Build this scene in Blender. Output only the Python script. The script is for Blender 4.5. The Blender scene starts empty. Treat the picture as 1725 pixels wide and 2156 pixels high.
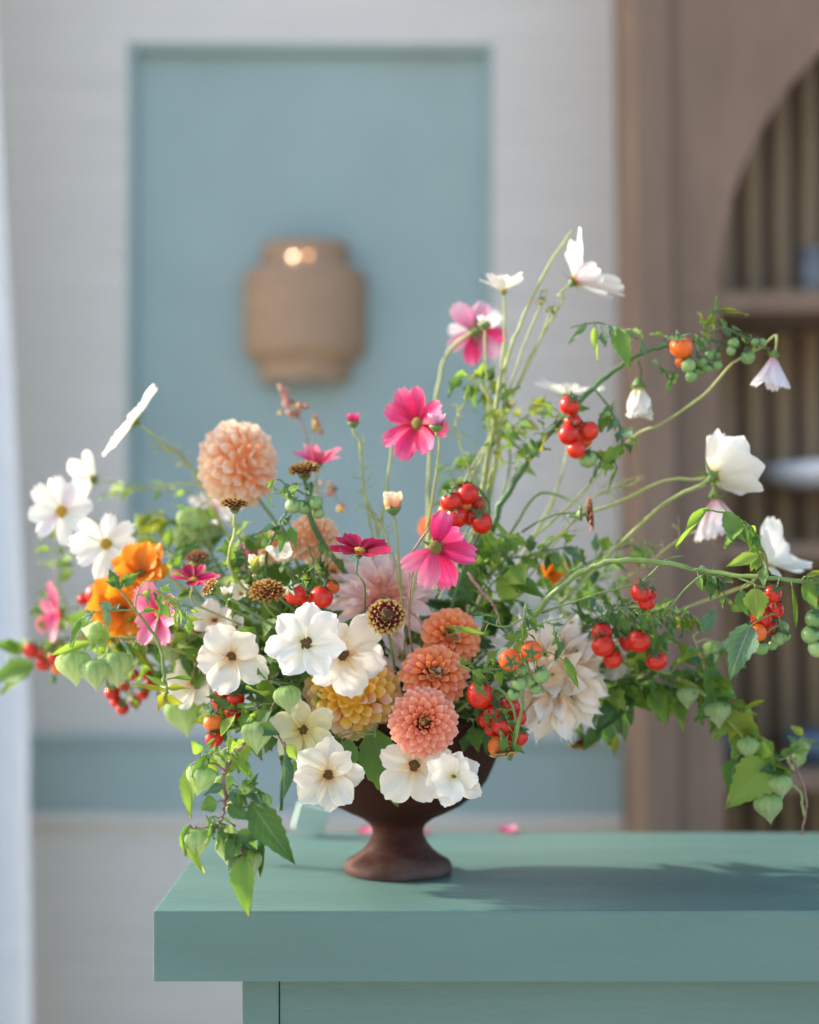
import bpy, math, random
from mathutils import Vector, Matrix, Quaternion
R = math.radians
PI = math.pi
random.seed(7)
S = bpy.context.scene
C = S.collection

# ------------------------------------------------------------------ camera
CZ = 1.256                     # camera height; the counter top is at 0.95
cam = bpy.data.cameras.new('camera'); camo = bpy.data.objects.new('camera', cam); C.objects.link(camo)
cam.sensor_fit = 'HORIZONTAL'; cam.sensor_width = 41.5; cam.lens = 80.0
camo.location = (0, 0, CZ); camo.rotation_euler = (R(90), 0, 0)
cam.shift_y = 0.0742
cam.clip_start = 0.05; cam.clip_end = 500
cam.dof.use_dof = True; cam.dof.focus_distance = 1.45; cam.dof.aperture_fstop = 2.5
S.camera = camo

# ------------------------------------------------------------------ light
SUN = Vector((-0.78, 0.28, 0.46)).normalized()      # towards the sun
elev = math.asin(SUN.z)
w = bpy.data.worlds.new('World'); S.world = w; w.use_nodes = True
nt = w.node_tree; bg = nt.nodes['Background']
sky = nt.nodes.new('ShaderNodeTexSky'); sky.sky_type = 'NISHITA'; sky.sun_disc = False
sky.sun_elevation = elev; sky.sun_rotation = math.atan2(SUN.x, SUN.y)
sky.air_density = 1.0; sky.dust_density = 3.0; sky.ozone_density = 1.0
nt.links.new(sky.outputs[0], bg.inputs[0]); bg.inputs[1].default_value = 0.15
sl = bpy.data.lights.new('sun', 'SUN'); sl.energy = 2.35; sl.angle = R(1.6); sl.color = (1.0, .92, .80)
so = bpy.data.objects.new('sun', sl); C.objects.link(so)
so.rotation_euler = SUN.to_track_quat('Z', 'Y').to_euler(); so.location = (-4, 2, 6)
S.view_settings.view_transform = 'Standard'; S.view_settings.look = 'None'
S.view_settings.exposure = 1.58; S.view_settings.gamma = 1.0
S.view_settings.use_curve_mapping = False

# ------------------------------------------------------------------ helpers
F = 3326.0
def P(x, y, Y):
    """a place in the scene: sight-line offsets x, y (at focal scale F) taken out to distance Y"""
    return Vector(((x-862.5)/F*Y, Y, CZ-(y-1206.0)/F*Y))
def link(o): C.objects.link(o); return o
def thing(name, label, cat, loc=(0,0,0), group=None):
    o = bpy.data.objects.new(name, None); link(o); o.location = loc
    o.empty_display_size = .01
    o['label'] = label; o['category'] = cat
    if group: o['group'] = group
    return o
def mesh(name, vs, fs, mat=None, smooth=True, uvs=None):
    me = bpy.data.meshes.new(name); me.from_pydata([tuple(v) for v in vs], [], fs)
    if smooth: me.polygons.foreach_set('use_smooth', [True]*len(me.polygons))
    if uvs:
        ul = me.uv_layers.new(name='UVMap')
        for lp in me.loops: ul.data[lp.index].uv = uvs[lp.vertex_index]
    if mat: me.materials.append(mat)
    me.update(); return me
def obj(name, me, parent=None, M=None):
    o = bpy.data.objects.new(name, me); link(o)
    if parent: o.parent = parent
    if M is not None: o.matrix_local = M
    return o
def remat(me, mat):
    m = me.copy(); m.materials.clear(); m.materials.append(mat); return m
_rm = {}
def withmat(me, mat):
    k = (me.name, mat.name)
    if k not in _rm: _rm[k] = remat(me, mat)
    return _rm[k]
def box_geo(x0, x1, y0, y1, z0, z1, bev=0.0):
    import bmesh
    bm = bmesh.new(); r = bmesh.ops.create_cube(bm, size=1)
    for v in bm.verts:
        v.co = Vector(((x0+x1)/2+v.co.x*(x1-x0), (y0+y1)/2+v.co.y*(y1-y0), (z0+z1)/2+v.co.z*(z1-z0)))
    if bev: bmesh.ops.bevel(bm, geom=bm.edges[:], offset=bev, segments=2, affect='EDGES', profile=.6)
    return bm
def box(name, x0, x1, y0, y1, z0, z1, mat, parent=None, bev=0.0):
    bm = box_geo(x0, x1, y0, y1, z0, z1, bev)
    me = bpy.data.meshes.new(name); bm.to_mesh(me); bm.free(); me.materials.append(mat)
    return obj(name, me, parent)
def lathe(name, prof, mat, seg=48, parent=None, M=None):
    vs = []; fs = []; n = len(prof)
    for i in range(seg):
        a = 2*PI*i/seg
        for r, z in prof: vs.append((r*math.cos(a), r*math.sin(a), z))
    for i in range(seg):
        j = (i+1) % seg
        for k in range(n-1): fs.append((i*n+k, j*n+k, j*n+k+1, i*n+k+1))
    return obj(name, mesh(name, vs, fs, mat), parent, M)
def crom(pts, k=6):
    pts = [Vector(p) for p in pts]
    if len(pts) < 3: return [pts[0].lerp(pts[-1], i/k) for i in range(k+1)]
    q = [pts[0]*2-pts[1]] + pts + [pts[-1]*2-pts[-2]]; out = []
    for i in range(1, len(q)-2):
        a, b, c, d = q[i-1], q[i], q[i+1], q[i+2]
        for s in range(k):
            t = s/k
            out.append(.5*((2*b)+(c-a)*t+(2*a-5*b+4*c-d)*t*t+(3*b-a-3*c+d)*t**3))
    out.append(pts[-1]); return out
def tube_geo(pts, r0, r1, seg=6, base=0, wob=0.0):
    vs = []; fs = []; n = len(pts); up = Vector((.3, .2, .9)).normalized()
    for i, p in enumerate(pts):
        t = (pts[min(i+1, n-1)]-pts[max(i-1, 0)])
        t = t.normalized() if t.length > 1e-9 else Vector((0,0,1))
        a = t.cross(up)
        if a.length < .05: a = t.cross(Vector((1,0,0)))
        a.normalize(); b = t.cross(a)
        r = r0+(r1-r0)*i/(n-1)
        if wob: r *= 1+wob*random.uniform(-1, 1)
        for s in range(seg):
            an = 2*PI*s/seg; vs.append(p+a*math.cos(an)*r+b*math.sin(an)*r)
    for i in range(n-1):
        for s in range(seg):
            s2 = (s+1) % seg
            fs.append((base+i*seg+s, base+i*seg+s2, base+(i+1)*seg+s2, base+(i+1)*seg+s))
    fs.append(tuple(base+s for s in range(seg))[::-1]); fs.append(tuple(base+(n-1)*seg+s for s in range(seg)))
    return vs, fs
def tube(name, pts, r0, r1, mat, parent=None, off=None, k=6, seg=7, wob=0.13):
    pp = crom(pts, k)
    if off is not None: pp = [p-off for p in pp]
    j = r0*.35
    pp = [p+Vector((random.uniform(-j, j), random.uniform(-j, j), random.uniform(-j, j))) if 0 < i < len(pp)-1 else p for i, p in enumerate(pp)]
    vs, fs = tube_geo(pp, r0, r1, seg, wob=wob)
    return obj(name, mesh(name, vs, fs, mat), parent)
def tubes(name, lists, mat, parent=None, off=None, k=4, seg=5, kind='stuff'):
    V = []; Fc = []
    for pts, r0, r1 in lists:
        pp = crom(pts, k)
        if off is not None: pp = [p-off for p in pp]
        vs, fs = tube_geo(pp, r0, r1, seg, base=len(V)); V += vs; Fc += fs
    o = obj(name, mesh(name, V, Fc, mat), parent)
    if len(lists) > 1: o['kind'] = kind
    return o

# ------------------------------------------------------------------ materials
def newmat(name):
    m = bpy.data.materials.new(name); m.use_nodes = True
    return m, m.node_tree, m.node_tree.nodes['Principled BSDF']
def N(nt, t, **kw):
    n = nt.nodes.new(t)
    for k, v in kw.items(): setattr(n, k, v)
    return n
def ramp(nt, stops):
    r = N(nt, 'ShaderNodeValToRGB'); cr = r.color_ramp
    while len(cr.elements) > 1: cr.elements.remove(cr.elements[-1])
    cr.elements[0].position = stops[0][0]; cr.elements[0].color = (*stops[0][1], 1)
    for p, c in stops[1:]:
        e = cr.elements.new(p); e.color = (*c, 1)
    return r
def mathn(nt, op, a, b=None):
    m = N(nt, 'ShaderNodeMath', operation=op)
    for i, x in enumerate((a, b)):
        if x is None: continue
        if isinstance(x, (int, float)): m.inputs[i].default_value = x
        else: nt.links.new(x, m.inputs[i])
    return m.outputs[0]
def solid(name, col, rough=.6, var=.12, scale=20, bump=.0, bscale=200, spec=.5, stretch=None, col2=None, chips=None):
    m, nt, b = newmat(name)
    tc = N(nt, 'ShaderNodeTexCoord'); src = tc.outputs['Object']
    if stretch:
        mp = N(nt, 'ShaderNodeMapping'); mp.inputs['Scale'].default_value = stretch
        nt.links.new(src, mp.inputs[0]); src = mp.outputs[0]
    no = N(nt, 'ShaderNodeTexNoise'); no.inputs['Scale'].default_value = scale; no.inputs['Detail'].default_value = 5
    nt.links.new(src, no.inputs['Vector'])
    c2 = col2 or tuple(c*(1+var) for c in col); c1 = tuple(c*(1-var) for c in col) if not col2 else col
    r = ramp(nt, [(.3, c1), (.7, c2)]); nt.links.new(no.outputs[0], r.inputs[0])
    cout = r.outputs[0]
    b.inputs['Roughness'].default_value = rough
    if chips:
        n4 = N(nt, 'ShaderNodeTexNoise'); n4.inputs['Scale'].default_value = 75; n4.inputs['Detail'].default_value = 6; n4.inputs['Roughness'].default_value = .7
        nt.links.new(tc.outputs['Object'], n4.inputs['Vector'])
        mz = N(nt, 'ShaderNodeMix', data_type='RGBA'); nt.links.new(mathn(nt, 'MULTIPLY', mathn(nt, 'GREATER_THAN', n4.outputs[0], .725), .8), mz.inputs[0])
        nt.links.new(cout, mz.inputs[6]); mz.inputs[7].default_value = (*chips, 1); cout = mz.outputs[2]
        n5 = N(nt, 'ShaderNodeTexNoise'); n5.inputs['Scale'].default_value = 9; n5.inputs['Detail'].default_value = 6; nt.links.new(src, n5.inputs['Vector'])
        nt.links.new(mathn(nt, 'ADD', rough-.14, mathn(nt, 'MULTIPLY', n5.outputs[0], .28)), b.inputs['Roughness'])
    nt.links.new(cout, b.inputs['Base Color'])
    b.inputs['Specular IOR Level'].default_value = spec
    if bump:
        n2 = N(nt, 'ShaderNodeTexNoise'); n2.inputs['Scale'].default_value = bscale; n2.inputs['Detail'].default_value = 4
        nt.links.new(src, n2.inputs['Vector'])
        bp = N(nt, 'ShaderNodeBump'); bp.inputs['Strength'].default_value = bump; bp.inputs['Distance'].default_value = .002
        nt.links.new(n2.outputs[0], bp.inputs['Height']); nt.links.new(bp.outputs[0], b.inputs['Normal'])
    return m
def petal_mat(name, stops, trans=.35, rough=.55, ribs=9, streak=.12, var=.08, tcol=None):
    m, nt, b = newmat(name); L = nt.links.new
    uv = N(nt, 'ShaderNodeUVMap'); sp = N(nt, 'ShaderNodeSeparateXYZ'); L(uv.outputs[0], sp.inputs[0])
    r = ramp(nt, stops); 
    mp = N(nt, 'ShaderNodeMapping'); mp.inputs['Scale'].default_value = (1.6, ribs, 1); L(uv.outputs[0], mp.inputs[0])
    oi = N(nt, 'ShaderNodeObjectInfo')
    cmb = N(nt, 'ShaderNodeCombineXYZ'); L(mathn(nt, 'MULTIPLY', oi.outputs['Random'], 37.0), cmb.inputs[2])
    ad = N(nt, 'ShaderNodeVectorMath', operation='ADD'); L(mp.outputs[0], ad.inputs[0]); L(cmb.outputs[0], ad.inputs[1])
    no = N(nt, 'ShaderNodeTexNoise'); no.inputs['Scale'].default_value = 1.0; no.inputs['Detail'].default_value = 3
    L(ad.outputs[0], no.inputs['Vector'])
    t = mathn(nt, 'ADD', sp.outputs[0], mathn(nt, 'MULTIPLY', mathn(nt, 'SUBTRACT', no.outputs[0], .5), .25))
    L(t, r.inputs[0])
    val = mathn(nt, 'ADD', 1-streak/2-var/2, mathn(nt, 'ADD', mathn(nt, 'MULTIPLY', no.outputs[0], streak), mathn(nt, 'MULTIPLY', oi.outputs['Random'], var)))
    hs = N(nt, 'ShaderNodeHueSaturation'); L(val, hs.inputs['Value']); L(r.outputs[0], hs.inputs['Color'])
    L(hs.outputs[0], b.inputs['Base Color']); b.inputs['Roughness'].default_value = rough
    b.inputs['Specular IOR Level'].default_value = .3
    bp = N(nt, 'ShaderNodeBump'); bp.inputs['Strength'].default_value = .35; bp.inputs['Distance'].default_value = .0012
    L(no.outputs[0], bp.inputs['Height']); L(bp.outputs[0], b.inputs['Normal'])
    tr = N(nt, 'ShaderNodeBsdfTranslucent'); L(hs.outputs[0], tr.inputs[0]); L(bp.outputs[0], tr.inputs['Normal'])
    mx = N(nt, 'ShaderNodeMixShader'); mx.inputs[0].default_value = trans
    out = nt.nodes['Material Output']; L(b.outputs[0], mx.inputs[1]); L(tr.outputs[0], mx.inputs[2]); L(mx.outputs[0], out.inputs[0])
    return m
def leaf_mat(name, c1, c2, vein, trans=.4, rough=.5, tcol=(.22,.42,.04), yellow=.0):
    m, nt, b = newmat(name); L = nt.links.new
    uv = N(nt, 'ShaderNodeUVMap'); sp = N(nt, 'ShaderNodeSeparateXYZ'); L(uv.outputs[0], sp.inputs[0])
    oi = N(nt, 'ShaderNodeObjectInfo'); tc = N(nt, 'ShaderNodeTexCoord')
    no = N(nt, 'ShaderNodeTexNoise'); no.inputs['Scale'].default_value = 60; no.inputs['Detail'].default_value = 4
    cmb = N(nt, 'ShaderNodeCombineXYZ'); L(oi.outputs['Random'], cmb.inputs[2])
    ad = N(nt, 'ShaderNodeVectorMath', operation='ADD'); L(tc.outputs['Object'], ad.inputs[0]); L(cmb.outputs[0], ad.inputs[1])
    L(ad.outputs[0], no.inputs['Vector'])
    f = mathn(nt, 'ADD', mathn(nt, 'MULTIPLY', no.outputs[0], .9), mathn(nt, 'MULTIPLY', mathn(nt, 'SUBTRACT', oi.outputs['Random'], .5), .9))
    r = ramp(nt, [(.15, c1), (.75, c2)] + ([(1.0, (.42,.36,.03))] if yellow else [])); L(f, r.inputs[0])
    av = mathn(nt, 'ABSOLUTE', mathn(nt, 'SUBTRACT', sp.outputs[1], .5))
    mid = mathn(nt, 'LESS_THAN', av, .022)
    side = mathn(nt, 'LESS_THAN', mathn(nt, 'FRACT', mathn(nt, 'SUBTRACT', mathn(nt, 'MULTIPLY', sp.outputs[0], 7.0), mathn(nt, 'MULTIPLY', av, 4.0))), .09)
    vm = mathn(nt, 'MAXIMUM', mid, mathn(nt, 'MULTIPLY', side, .55))
    mix = N(nt, 'ShaderNodeMix', data_type='RGBA'); L(mathn(nt, 'MULTIPLY', vm, .85), mix.inputs[0]); L(r.outputs[0], mix.inputs[6]); mix.inputs[7].default_value = (*vein, 1)
    # dry tips and rusty specks
    n3 = N(nt, 'ShaderNodeTexNoise'); n3.inputs['Scale'].default_value = 190; n3.inputs['Detail'].default_value = 3; L(ad.outputs[0], n3.inputs['Vector'])
    tip = mathn(nt, 'MULTIPLY', mathn(nt, 'GREATER_THAN', mathn(nt, 'ADD', sp.outputs[0], mathn(nt, 'MULTIPLY', n3.outputs[0], .25)), 1.03), mathn(nt, 'GREATER_THAN', oi.outputs['Random'], .45))
    spot = mathn(nt, 'MULTIPLY', mathn(nt, 'GREATER_THAN', n3.outputs[0], .69), .7)
    mz = N(nt, 'ShaderNodeMix', data_type='RGBA'); L(mathn(nt, 'MAXIMUM', mathn(nt, 'MULTIPLY', tip, .7), spot), mz.inputs[0]); L(mix.outputs[2], mz.inputs[6]); mz.inputs[7].default_value = (.38,.27,.06,1); mix = mz
    L(mix.outputs[2], b.inputs['Base Color']); b.inputs['Roughness'].default_value = rough; b.inputs['Specular IOR Level'].default_value = .45
    bp = N(nt, 'ShaderNodeBump'); bp.inputs['Strength'].default_value = .5; bp.inputs['Distance'].default_value = .001
    L(mathn(nt, 'SUBTRACT', no.outputs[0], vm), bp.inputs['Height']); L(bp.outputs[0], b.inputs['Normal'])
    tr = N(nt, 'ShaderNodeBsdfTranslucent')
    mt = N(nt, 'ShaderNodeMix', data_type='RGBA'); mt.inputs[0].default_value = .65; L(mix.outputs[2], mt.inputs[6]); mt.inputs[7].default_value = (*tcol, 1)
    L(mt.outputs[2], tr.inputs[0])
    mx = N(nt, 'ShaderNodeMixShader'); mx.inputs[0].default_value = trans
    L(b.outputs[0], mx.inputs[1]); L(tr.outputs[0], mx.inputs[2]); L(mx.outputs[0], nt.nodes['Material Output'].inputs[0])
    return m

# ---- petals
M_white  = petal_mat('petal_white', [(0, (.80,.74,.40)), (.22, (.86,.84,.74)), (1, (.88,.865,.81))], trans=.38)
M_blush  = petal_mat('petal_blush', [(0, (.75,.42,.48)), (.35, (.82,.72,.74)), (1, (.85,.80,.81))], trans=.38)
M_cream  = petal_mat('petal_cream', [(0, (.78,.42,.14)), (.15, (.84,.70,.46)), (.4, (.88,.83,.71)), (1, (.90,.86,.77))], trans=.34)
M_lemon  = petal_mat('petal_lemon_cream', [(0, (.72,.50,.10)), (.3, (.80,.74,.38)), (1, (.84,.80,.62))], trans=.34)
M_mag    = petal_mat('petal_magenta', [(0, (.30,.002,.02)), (.3, (.62,.015,.10)), (.7, (.76,.05,.20)), (1, (.80,.16,.32))], trans=.35, streak=.35)
M_crim   = petal_mat('petal_crimson', [(0, (.20,.001,.01)), (.5, (.36,.004,.04)), (1, (.52,.02,.10))], trans=.3, streak=.35)
M_pink   = petal_mat('petal_pink', [(0, (.55,.02,.10)), (.4, (.75,.10,.25)), (1, (.82,.32,.42))], trans=.35, streak=.3)
M_mauve  = petal_mat('petal_mauve', [(0, (.45,.02,.12)), (.5, (.68,.25,.42)), (1, (.78,.50,.60))], trans=.35, streak=.3)
M_peach  = petal_mat('petal_peach', [(0, (.88,.30,.09)), (.35, (.91,.54,.28)), (1, (.93,.81,.64))], trans=.35)
M_yelor  = petal_mat('petal_yellow_orange', [(0, (.90,.50,.03)), (.5, (.92,.62,.09)), (.85, (.94,.66,.28)), (1, (.95,.76,.48))], trans=.32)
M_coral  = petal_mat('petal_coral', [(0, (.72,.07,.02)), (.35, (.86,.25,.11)), (.75, (.90,.38,.24)), (1, (.93,.56,.44))], trans=.3)
M_coral2 = petal_mat('petal_coral_orange', [(0, (.76,.12,.02)), (.5, (.87,.29,.09)), (1, (.92,.46,.24))], trans=.3)
M_orange = petal_mat('petal_orange', [(0, (.70,.15,.01)), (.5, (.84,.28,.015)), (1, (.86,.36,.03))], trans=.38)
M_cafe   = petal_mat('petal_pale_cream', [(0, (.80,.52,.24)), (.3, (.87,.74,.56)), (.7, (.90,.84,.74)), (1, (.91,.87,.80))], trans=.34)
M_ppink  = petal_mat('petal_pale_pink', [(0, (.85,.30,.18)), (.3, (.88,.58,.48)), (1, (.90,.76,.70))], trans=.34)
M_zin    = petal_mat('petal_brown_yellow', [(0, (.10,.004,.004)), (.55, (.13,.008,.005)), (.72, (.60,.38,.10)), (1, (.72,.56,.24))], trans=.15, ribs=3)
M_zinor  = petal_mat('petal_brown_gold', [(0, (.35,.06,.01)), (.45, (.22,.05,.01)), (.7, (.60,.38,.10)), (1, (.70,.52,.20))], trans=.15, ribs=3)
M_dried  = petal_mat('petal_dried_brown', [(0, (.14,.05,.02)), (.5, (.32,.13,.07)), (1, (.50,.24,.14))], trans=.15)
# ---- greens
G_mid   = leaf_mat('leaf_mid_green', (.05,.14,.03), (.15,.30,.045), (.22,.32,.12), yellow=0)
G_light = leaf_mat('leaf_light_green', (.15,.30,.04), (.32,.46,.08), (.35,.42,.16), tcol=(.40,.60,.05), trans=.5)
G_dark  = leaf_mat('leaf_dark_green', (.03,.10,.028), (.10,.22,.045), (.12,.20,.08), trans=.25)
G_blue  = leaf_mat('leaf_blue_green', (.06,.15,.08), (.14,.27,.14), (.28,.38,.22), trans=.3, tcol=(.2,.38,.08))
G_yel   = leaf_mat('leaf_yellowing', (.12,.20,.02), (.34,.38,.03), (.45,.42,.12), trans=.5, tcol=(.5,.55,.03), yellow=1)
G_pale  = petal_mat('husk_pale_green', [(0, (.32,.48,.16)), (.4, (.50,.64,.30)), (1, (.66,.74,.46))], trans=.55, ribs=22, streak=.75, rough=.7)
M_stem  = solid('stem_green', (.16,.25,.07), .5, .25, 60, .3, 300)
M_stemy = solid('stem_yellow_green', (.33,.38,.12), .5, .2, 60, .3, 300)
M_stemd = solid('stem_dark_green', (.06,.14,.04), .5, .3, 60, .3, 300)
M_stemb = solid('stem_mauve_brown', (.30,.17,.13), .55, .3, 80, .4, 300)
M_calyx = solid('calyx_green', (.12,.22,.05), .5, .25, 120)
M_yel   = solid('pollen_yellow', (.72,.42,.02), .7, .35, 900, .9, 1200)
M_yelb  = solid('pollen_olive', (.30,.22,.03), .7, .4, 900, .9, 1200)
M_brown = solid('stamen_brown', (.20,.11,.028), .75, .5, 900, 1.0, 1200)
def fruit_mat(name, c1, c2, sss=.08):
    m, nt, b = newmat(name); L = nt.links.new
    tc = N(nt, 'ShaderNodeTexCoord'); no = N(nt, 'ShaderNodeTexNoise'); no.inputs['Scale'].default_value = 45
    oi = N(nt, 'ShaderNodeObjectInfo')
    L(tc.outputs['Object'], no.inputs['Vector'])
    r = ramp(nt, [(.3, c1), (.8, c2)]); L(mathn(nt, 'ADD', mathn(nt, 'MULTIPLY', no.outputs[0], .7), mathn(nt, 'MULTIPLY', oi.outputs['Random'], .35)), r.inputs[0])
    L(r.outputs[0], b.inputs['Base Color']); b.inputs['Specular IOR Level'].default_value = .5
    n2 = N(nt, 'ShaderNodeTexNoise'); n2.inputs['Scale'].default_value = 260; n2.inputs['Detail'].default_value = 5; L(tc.outputs['Object'], n2.inputs['Vector'])
    L(mathn(nt, 'ADD', .10, mathn(nt, 'ADD', mathn(nt, 'MULTIPLY', oi.outputs['Random'], .16), mathn(nt, 'MULTIPLY', n2.outputs[0], .16))), b.inputs['Roughness'])
    b.inputs['Subsurface Weight'].default_value = sss; b.inputs['Subsurface Radius'].default_value = (.004, .001, .0005); b.inputs['Subsurface Scale'].default_value = 1
    return m
T_red = fruit_mat('tomato_red', (.50,.008,.004), (.66,.035,.008))
T_org = fruit_mat('tomato_orange', (.74,.10,.008), (.78,.22,.015))
T_grn = fruit_mat('tomato_green', (.11,.24,.06), (.30,.44,.16))

# ------------------------------------------------------------------ leaf and petal shapes
def petal_mesh(name, W=.5, wbase=.18, peak=.62, tip='round', rd=.18, wtip=.6, roll0=.6, roll1=.2, bend=.1,
               ruf=.0, rufn=4, notch=.0, seed=0, nl=6, nw=6, ser=0, sern=6, fold=0., side=0.):
    rnd = random.Random(seed); ph = rnd.uniform(0, 6); ph2 = rnd.uniform(0, 6)
    vs = []; uv = []; fs = []
    for i in range(nl+1):
        t = i/nl
        if t < peak: hw = wbase+(1-wbase)*math.sin(PI/2*t/peak)
        else:
            q = (t-peak)/(1-peak)
            hw = math.sqrt(max(0, 1-(1-wtip*wtip)*q*q)) if tip != 'point' else (1-q)**.9*.97+.03*(1-q)+.02
        if ser: hw *= 1+ser*(((t*sern) % 1)-.5)*(1 if .05 < t < .97 else 0)
        hw *= W/2
        a = roll0+(roll1-roll0)*t
        for j in range(nw+1):
            v = -1+2*j/nw
            x = t-rd*t**3*v*v
            if notch: x += notch*math.cos(v*PI*2.6+ph)*t**5
            if abs(a) > .01: y = hw*math.sin(v*a)/a; z = hw*(1-math.cos(v*a))/a
            else: y = hw*v; z = 0
            z += bend*t*t + fold*abs(v)*hw + ruf*math.sin(v*rufn+ph+t*3)*t*t*.5 + ruf*.5*math.sin(t*6+ph2)*v
            y += side*t*t
            vs.append((x, y, z)); uv.append((t, j/nw))
    for i in range(nl):
        for j in range(nw):
            a_ = i*(nw+1)+j; fs.append((a_, a_+nw+1, a_+nw+2, a_+1))
    return mesh(name, vs, fs, None, True, uv)
def variants(n, name, **kw):
    out = []
    for i in range(n):
        k = dict(kw); rr = random.Random(i*13+len(name))
        k['bend'] = kw.get('bend', .1)+rr.uniform(-.09, .09)*kw.get('jit', 1); k.pop('jit', None)
        k['W'] = kw.get('W', .5)*rr.uniform(.9, 1.12); k['side'] = rr.uniform(-.06, .06)
        out.append(petal_mesh(name, seed=i, **k))
    return out
PM = {
 'cosmos': variants(5, 'cosmos_petal', W=.58, wbase=.2, peak=.68, wtip=.72, rd=.07, notch=.05, roll0=.7, roll1=.3, bend=.06, ruf=.05, rufn=7, nl=6, nw=8),
 'round': variants(5, 'round_petal', W=.84, wbase=.30, peak=.62, wtip=.52, rd=.13, roll0=.6, roll1=.4, bend=.05, ruf=.13, rufn=3.8, nl=8, nw=8, notch=.025, jit=1.3),
 'broad': variants(5, 'broad_petal', W=.98, wbase=.30, peak=.64, wtip=.58, rd=.12, roll0=.6, roll1=.4, bend=.04, ruf=.15, rufn=4.6, nl=8, nw=10, notch=.03, jit=1.4),
 'cup': variants(4, 'cup_petal', W=1.12, wbase=.35, peak=.6, wtip=.50, rd=.30, roll0=.9, roll1=.8, bend=.10, ruf=.04, nl=7, nw=10, notch=.015),
 'frill': variants(6, 'frill_petal', W=.80, wbase=.5, peak=.62, wtip=.5, rd=.10, roll0=1.2, roll1=.5, bend=.05, ruf=.16, rufn=5, nl=6, nw=6, jit=1.8),
 'spoon': variants(4, 'spoon_petal', W=.72, wbase=.45, peak=.62, wtip=.46, rd=.13, roll0=1.25, roll1=.6, bend=.06, ruf=.0, nl=6, nw=6, jit=.5),
 'ball': variants(4, 'ball_petal', W=.98, wbase=.6, peak=.62, wtip=.52, rd=.15, roll0=1.5, roll1=.8, bend=.05, nl=5, nw=6, jit=.5),
 'wavy': variants(5, 'wavy_petal', W=.54, wbase=.25, peak=.5, tip='point', rd=.05, roll0=1.3, roll1=.5, bend=.02, ruf=.12, rufn=3.5, nl=8, nw=6, jit=2.2),
 'strap': variants(4, 'strap_petal', W=.33, wbase=.4, peak=.55, wtip=.3, rd=.12, roll0=1.2, roll1=.7, bend=.0, ruf=.04, nl=6, nw=4, jit=1.6),
 'scale': variants(3, 'scale_petal', W=.75, wbase=.5, peak=.6, wtip=.4, rd=.12, roll0=1.3, roll1=1.1, bend=.1, nl=4, nw=4, jit=.5),
}
LM = {
 'ovate': variants(5, 'leaf_ovate', W=.56, wbase=.3, peak=.36, tip='point', rd=.0, roll0=.3, roll1=.2, bend=-.16, ruf=.09, rufn=4, nl=21, nw=4, ser=.24, sern=6.99, fold=.25, jit=1.6),
 'lobed': variants(5, 'leaf_lobed', W=.52, wbase=.2, peak=.42, tip='point', rd=.0, roll0=.3, roll1=.2, bend=-.2, ruf=.14, rufn=5, nl=14, nw=6, ser=.5, sern=3.99, fold=.3, jit=2.2),
 'lance': variants(4, 'leaf_lance', W=.30, wbase=.2, peak=.4, tip='point', rd=.0, roll0=.3, roll1=.2, bend=-.12, ruf=.05, nl=8, nw=4, fold=.35, jit=2),
 'curl': variants(4, 'leaf_curled', W=.36, wbase=.3, peak=.4, tip='point', rd=.0, roll0=1.4, roll1=1.6, bend=-.25, ruf=.15, nl=10, nw=6, ser=.15, sern=5.99, jit=2.5),
 'sepal': variants(3, 'sepal', W=.32, wbase=.7, peak=.3, tip='point', rd=0, roll0=.5, roll1=.3, bend=.12, nl=4, nw=2, jit=.6),
}
def frame(n, spin=0.0):
    return (n.to_track_quat('Z', 'Y').to_matrix() @ Matrix.Rotation(spin, 3, 'Z')).to_4x4()
def pmat(phi, theta, rb, zb, L, wx=1.0, tw=0.0):
    """petal running outwards at heading phi, raised theta from the flower's plane"""
    return (Matrix.Rotation(phi, 4, 'Z') @ Matrix.Translation((rb, 0, zb)) @ Matrix.Rotation(-theta, 4, 'Y')
            @ Matrix.Rotation(tw, 4, 'X') @ Matrix.Diagonal((L, L*wx, L, 1)))
def dome_mesh(name, h=.6, seg=14, rings=6, seed=0, ring=0.0):
    rnd = random.Random(seed); vs = []; fs = []
    for i in range(rings+1):
        a = PI/2*i/rings
        for j in range(seg):
            b = 2*PI*j/seg; k = 1+.08*rnd.uniform(-1, 1)
            z = math.cos(a)*h*k
            if ring: z -= ring*max(0, 1-math.sin(a)*2)
            vs.append((math.sin(a)*math.cos(b)*k, math.sin(a)*math.sin(b)*k, z))
    for i in range(rings):
        for j in range(seg): fs.append((i*seg+j, (i+1)*seg+j, (i+1)*seg+(j+1) % seg, i*seg+(j+1) % seg))
    fs.append(tuple(range(seg)))
    return mesh(name, vs, fs)
D_dome = dome_mesh('dome'); D_ring = dome_mesh('ring_dome', .55, ring=.35)
def cup_mesh(name):
    prof = [(.15, -1.0), (.45, -.75), (.8, -.3), (.95, .05), (.6, .12), (.0, .12)]; vs = []; fs = []; seg = 8; n = len(prof)
    for i in range(seg):
        for r, z in prof: vs.append((r*math.cos(2*PI*i/seg), r*math.sin(2*PI*i/seg), z))
    for i in range(seg):
        j = (i+1) % seg
        for k in range(n-1): fs.append((i*n+k, j*n+k, j*n+k+1, i*n+k+1))
    return mesh(name, vs, fs)
D_cup = cup_mesh('cup')
VASE_AX = P(840, 1500, 1.6)
def to_vase(i=0):
    a = random.uniform(0, 6.28); r = random.uniform(.01, .06)
    return Vector((VASE_AX.x+r*math.cos(a), 1.6+r*math.sin(a), P(0, 1560, 1.6).z))
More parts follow.
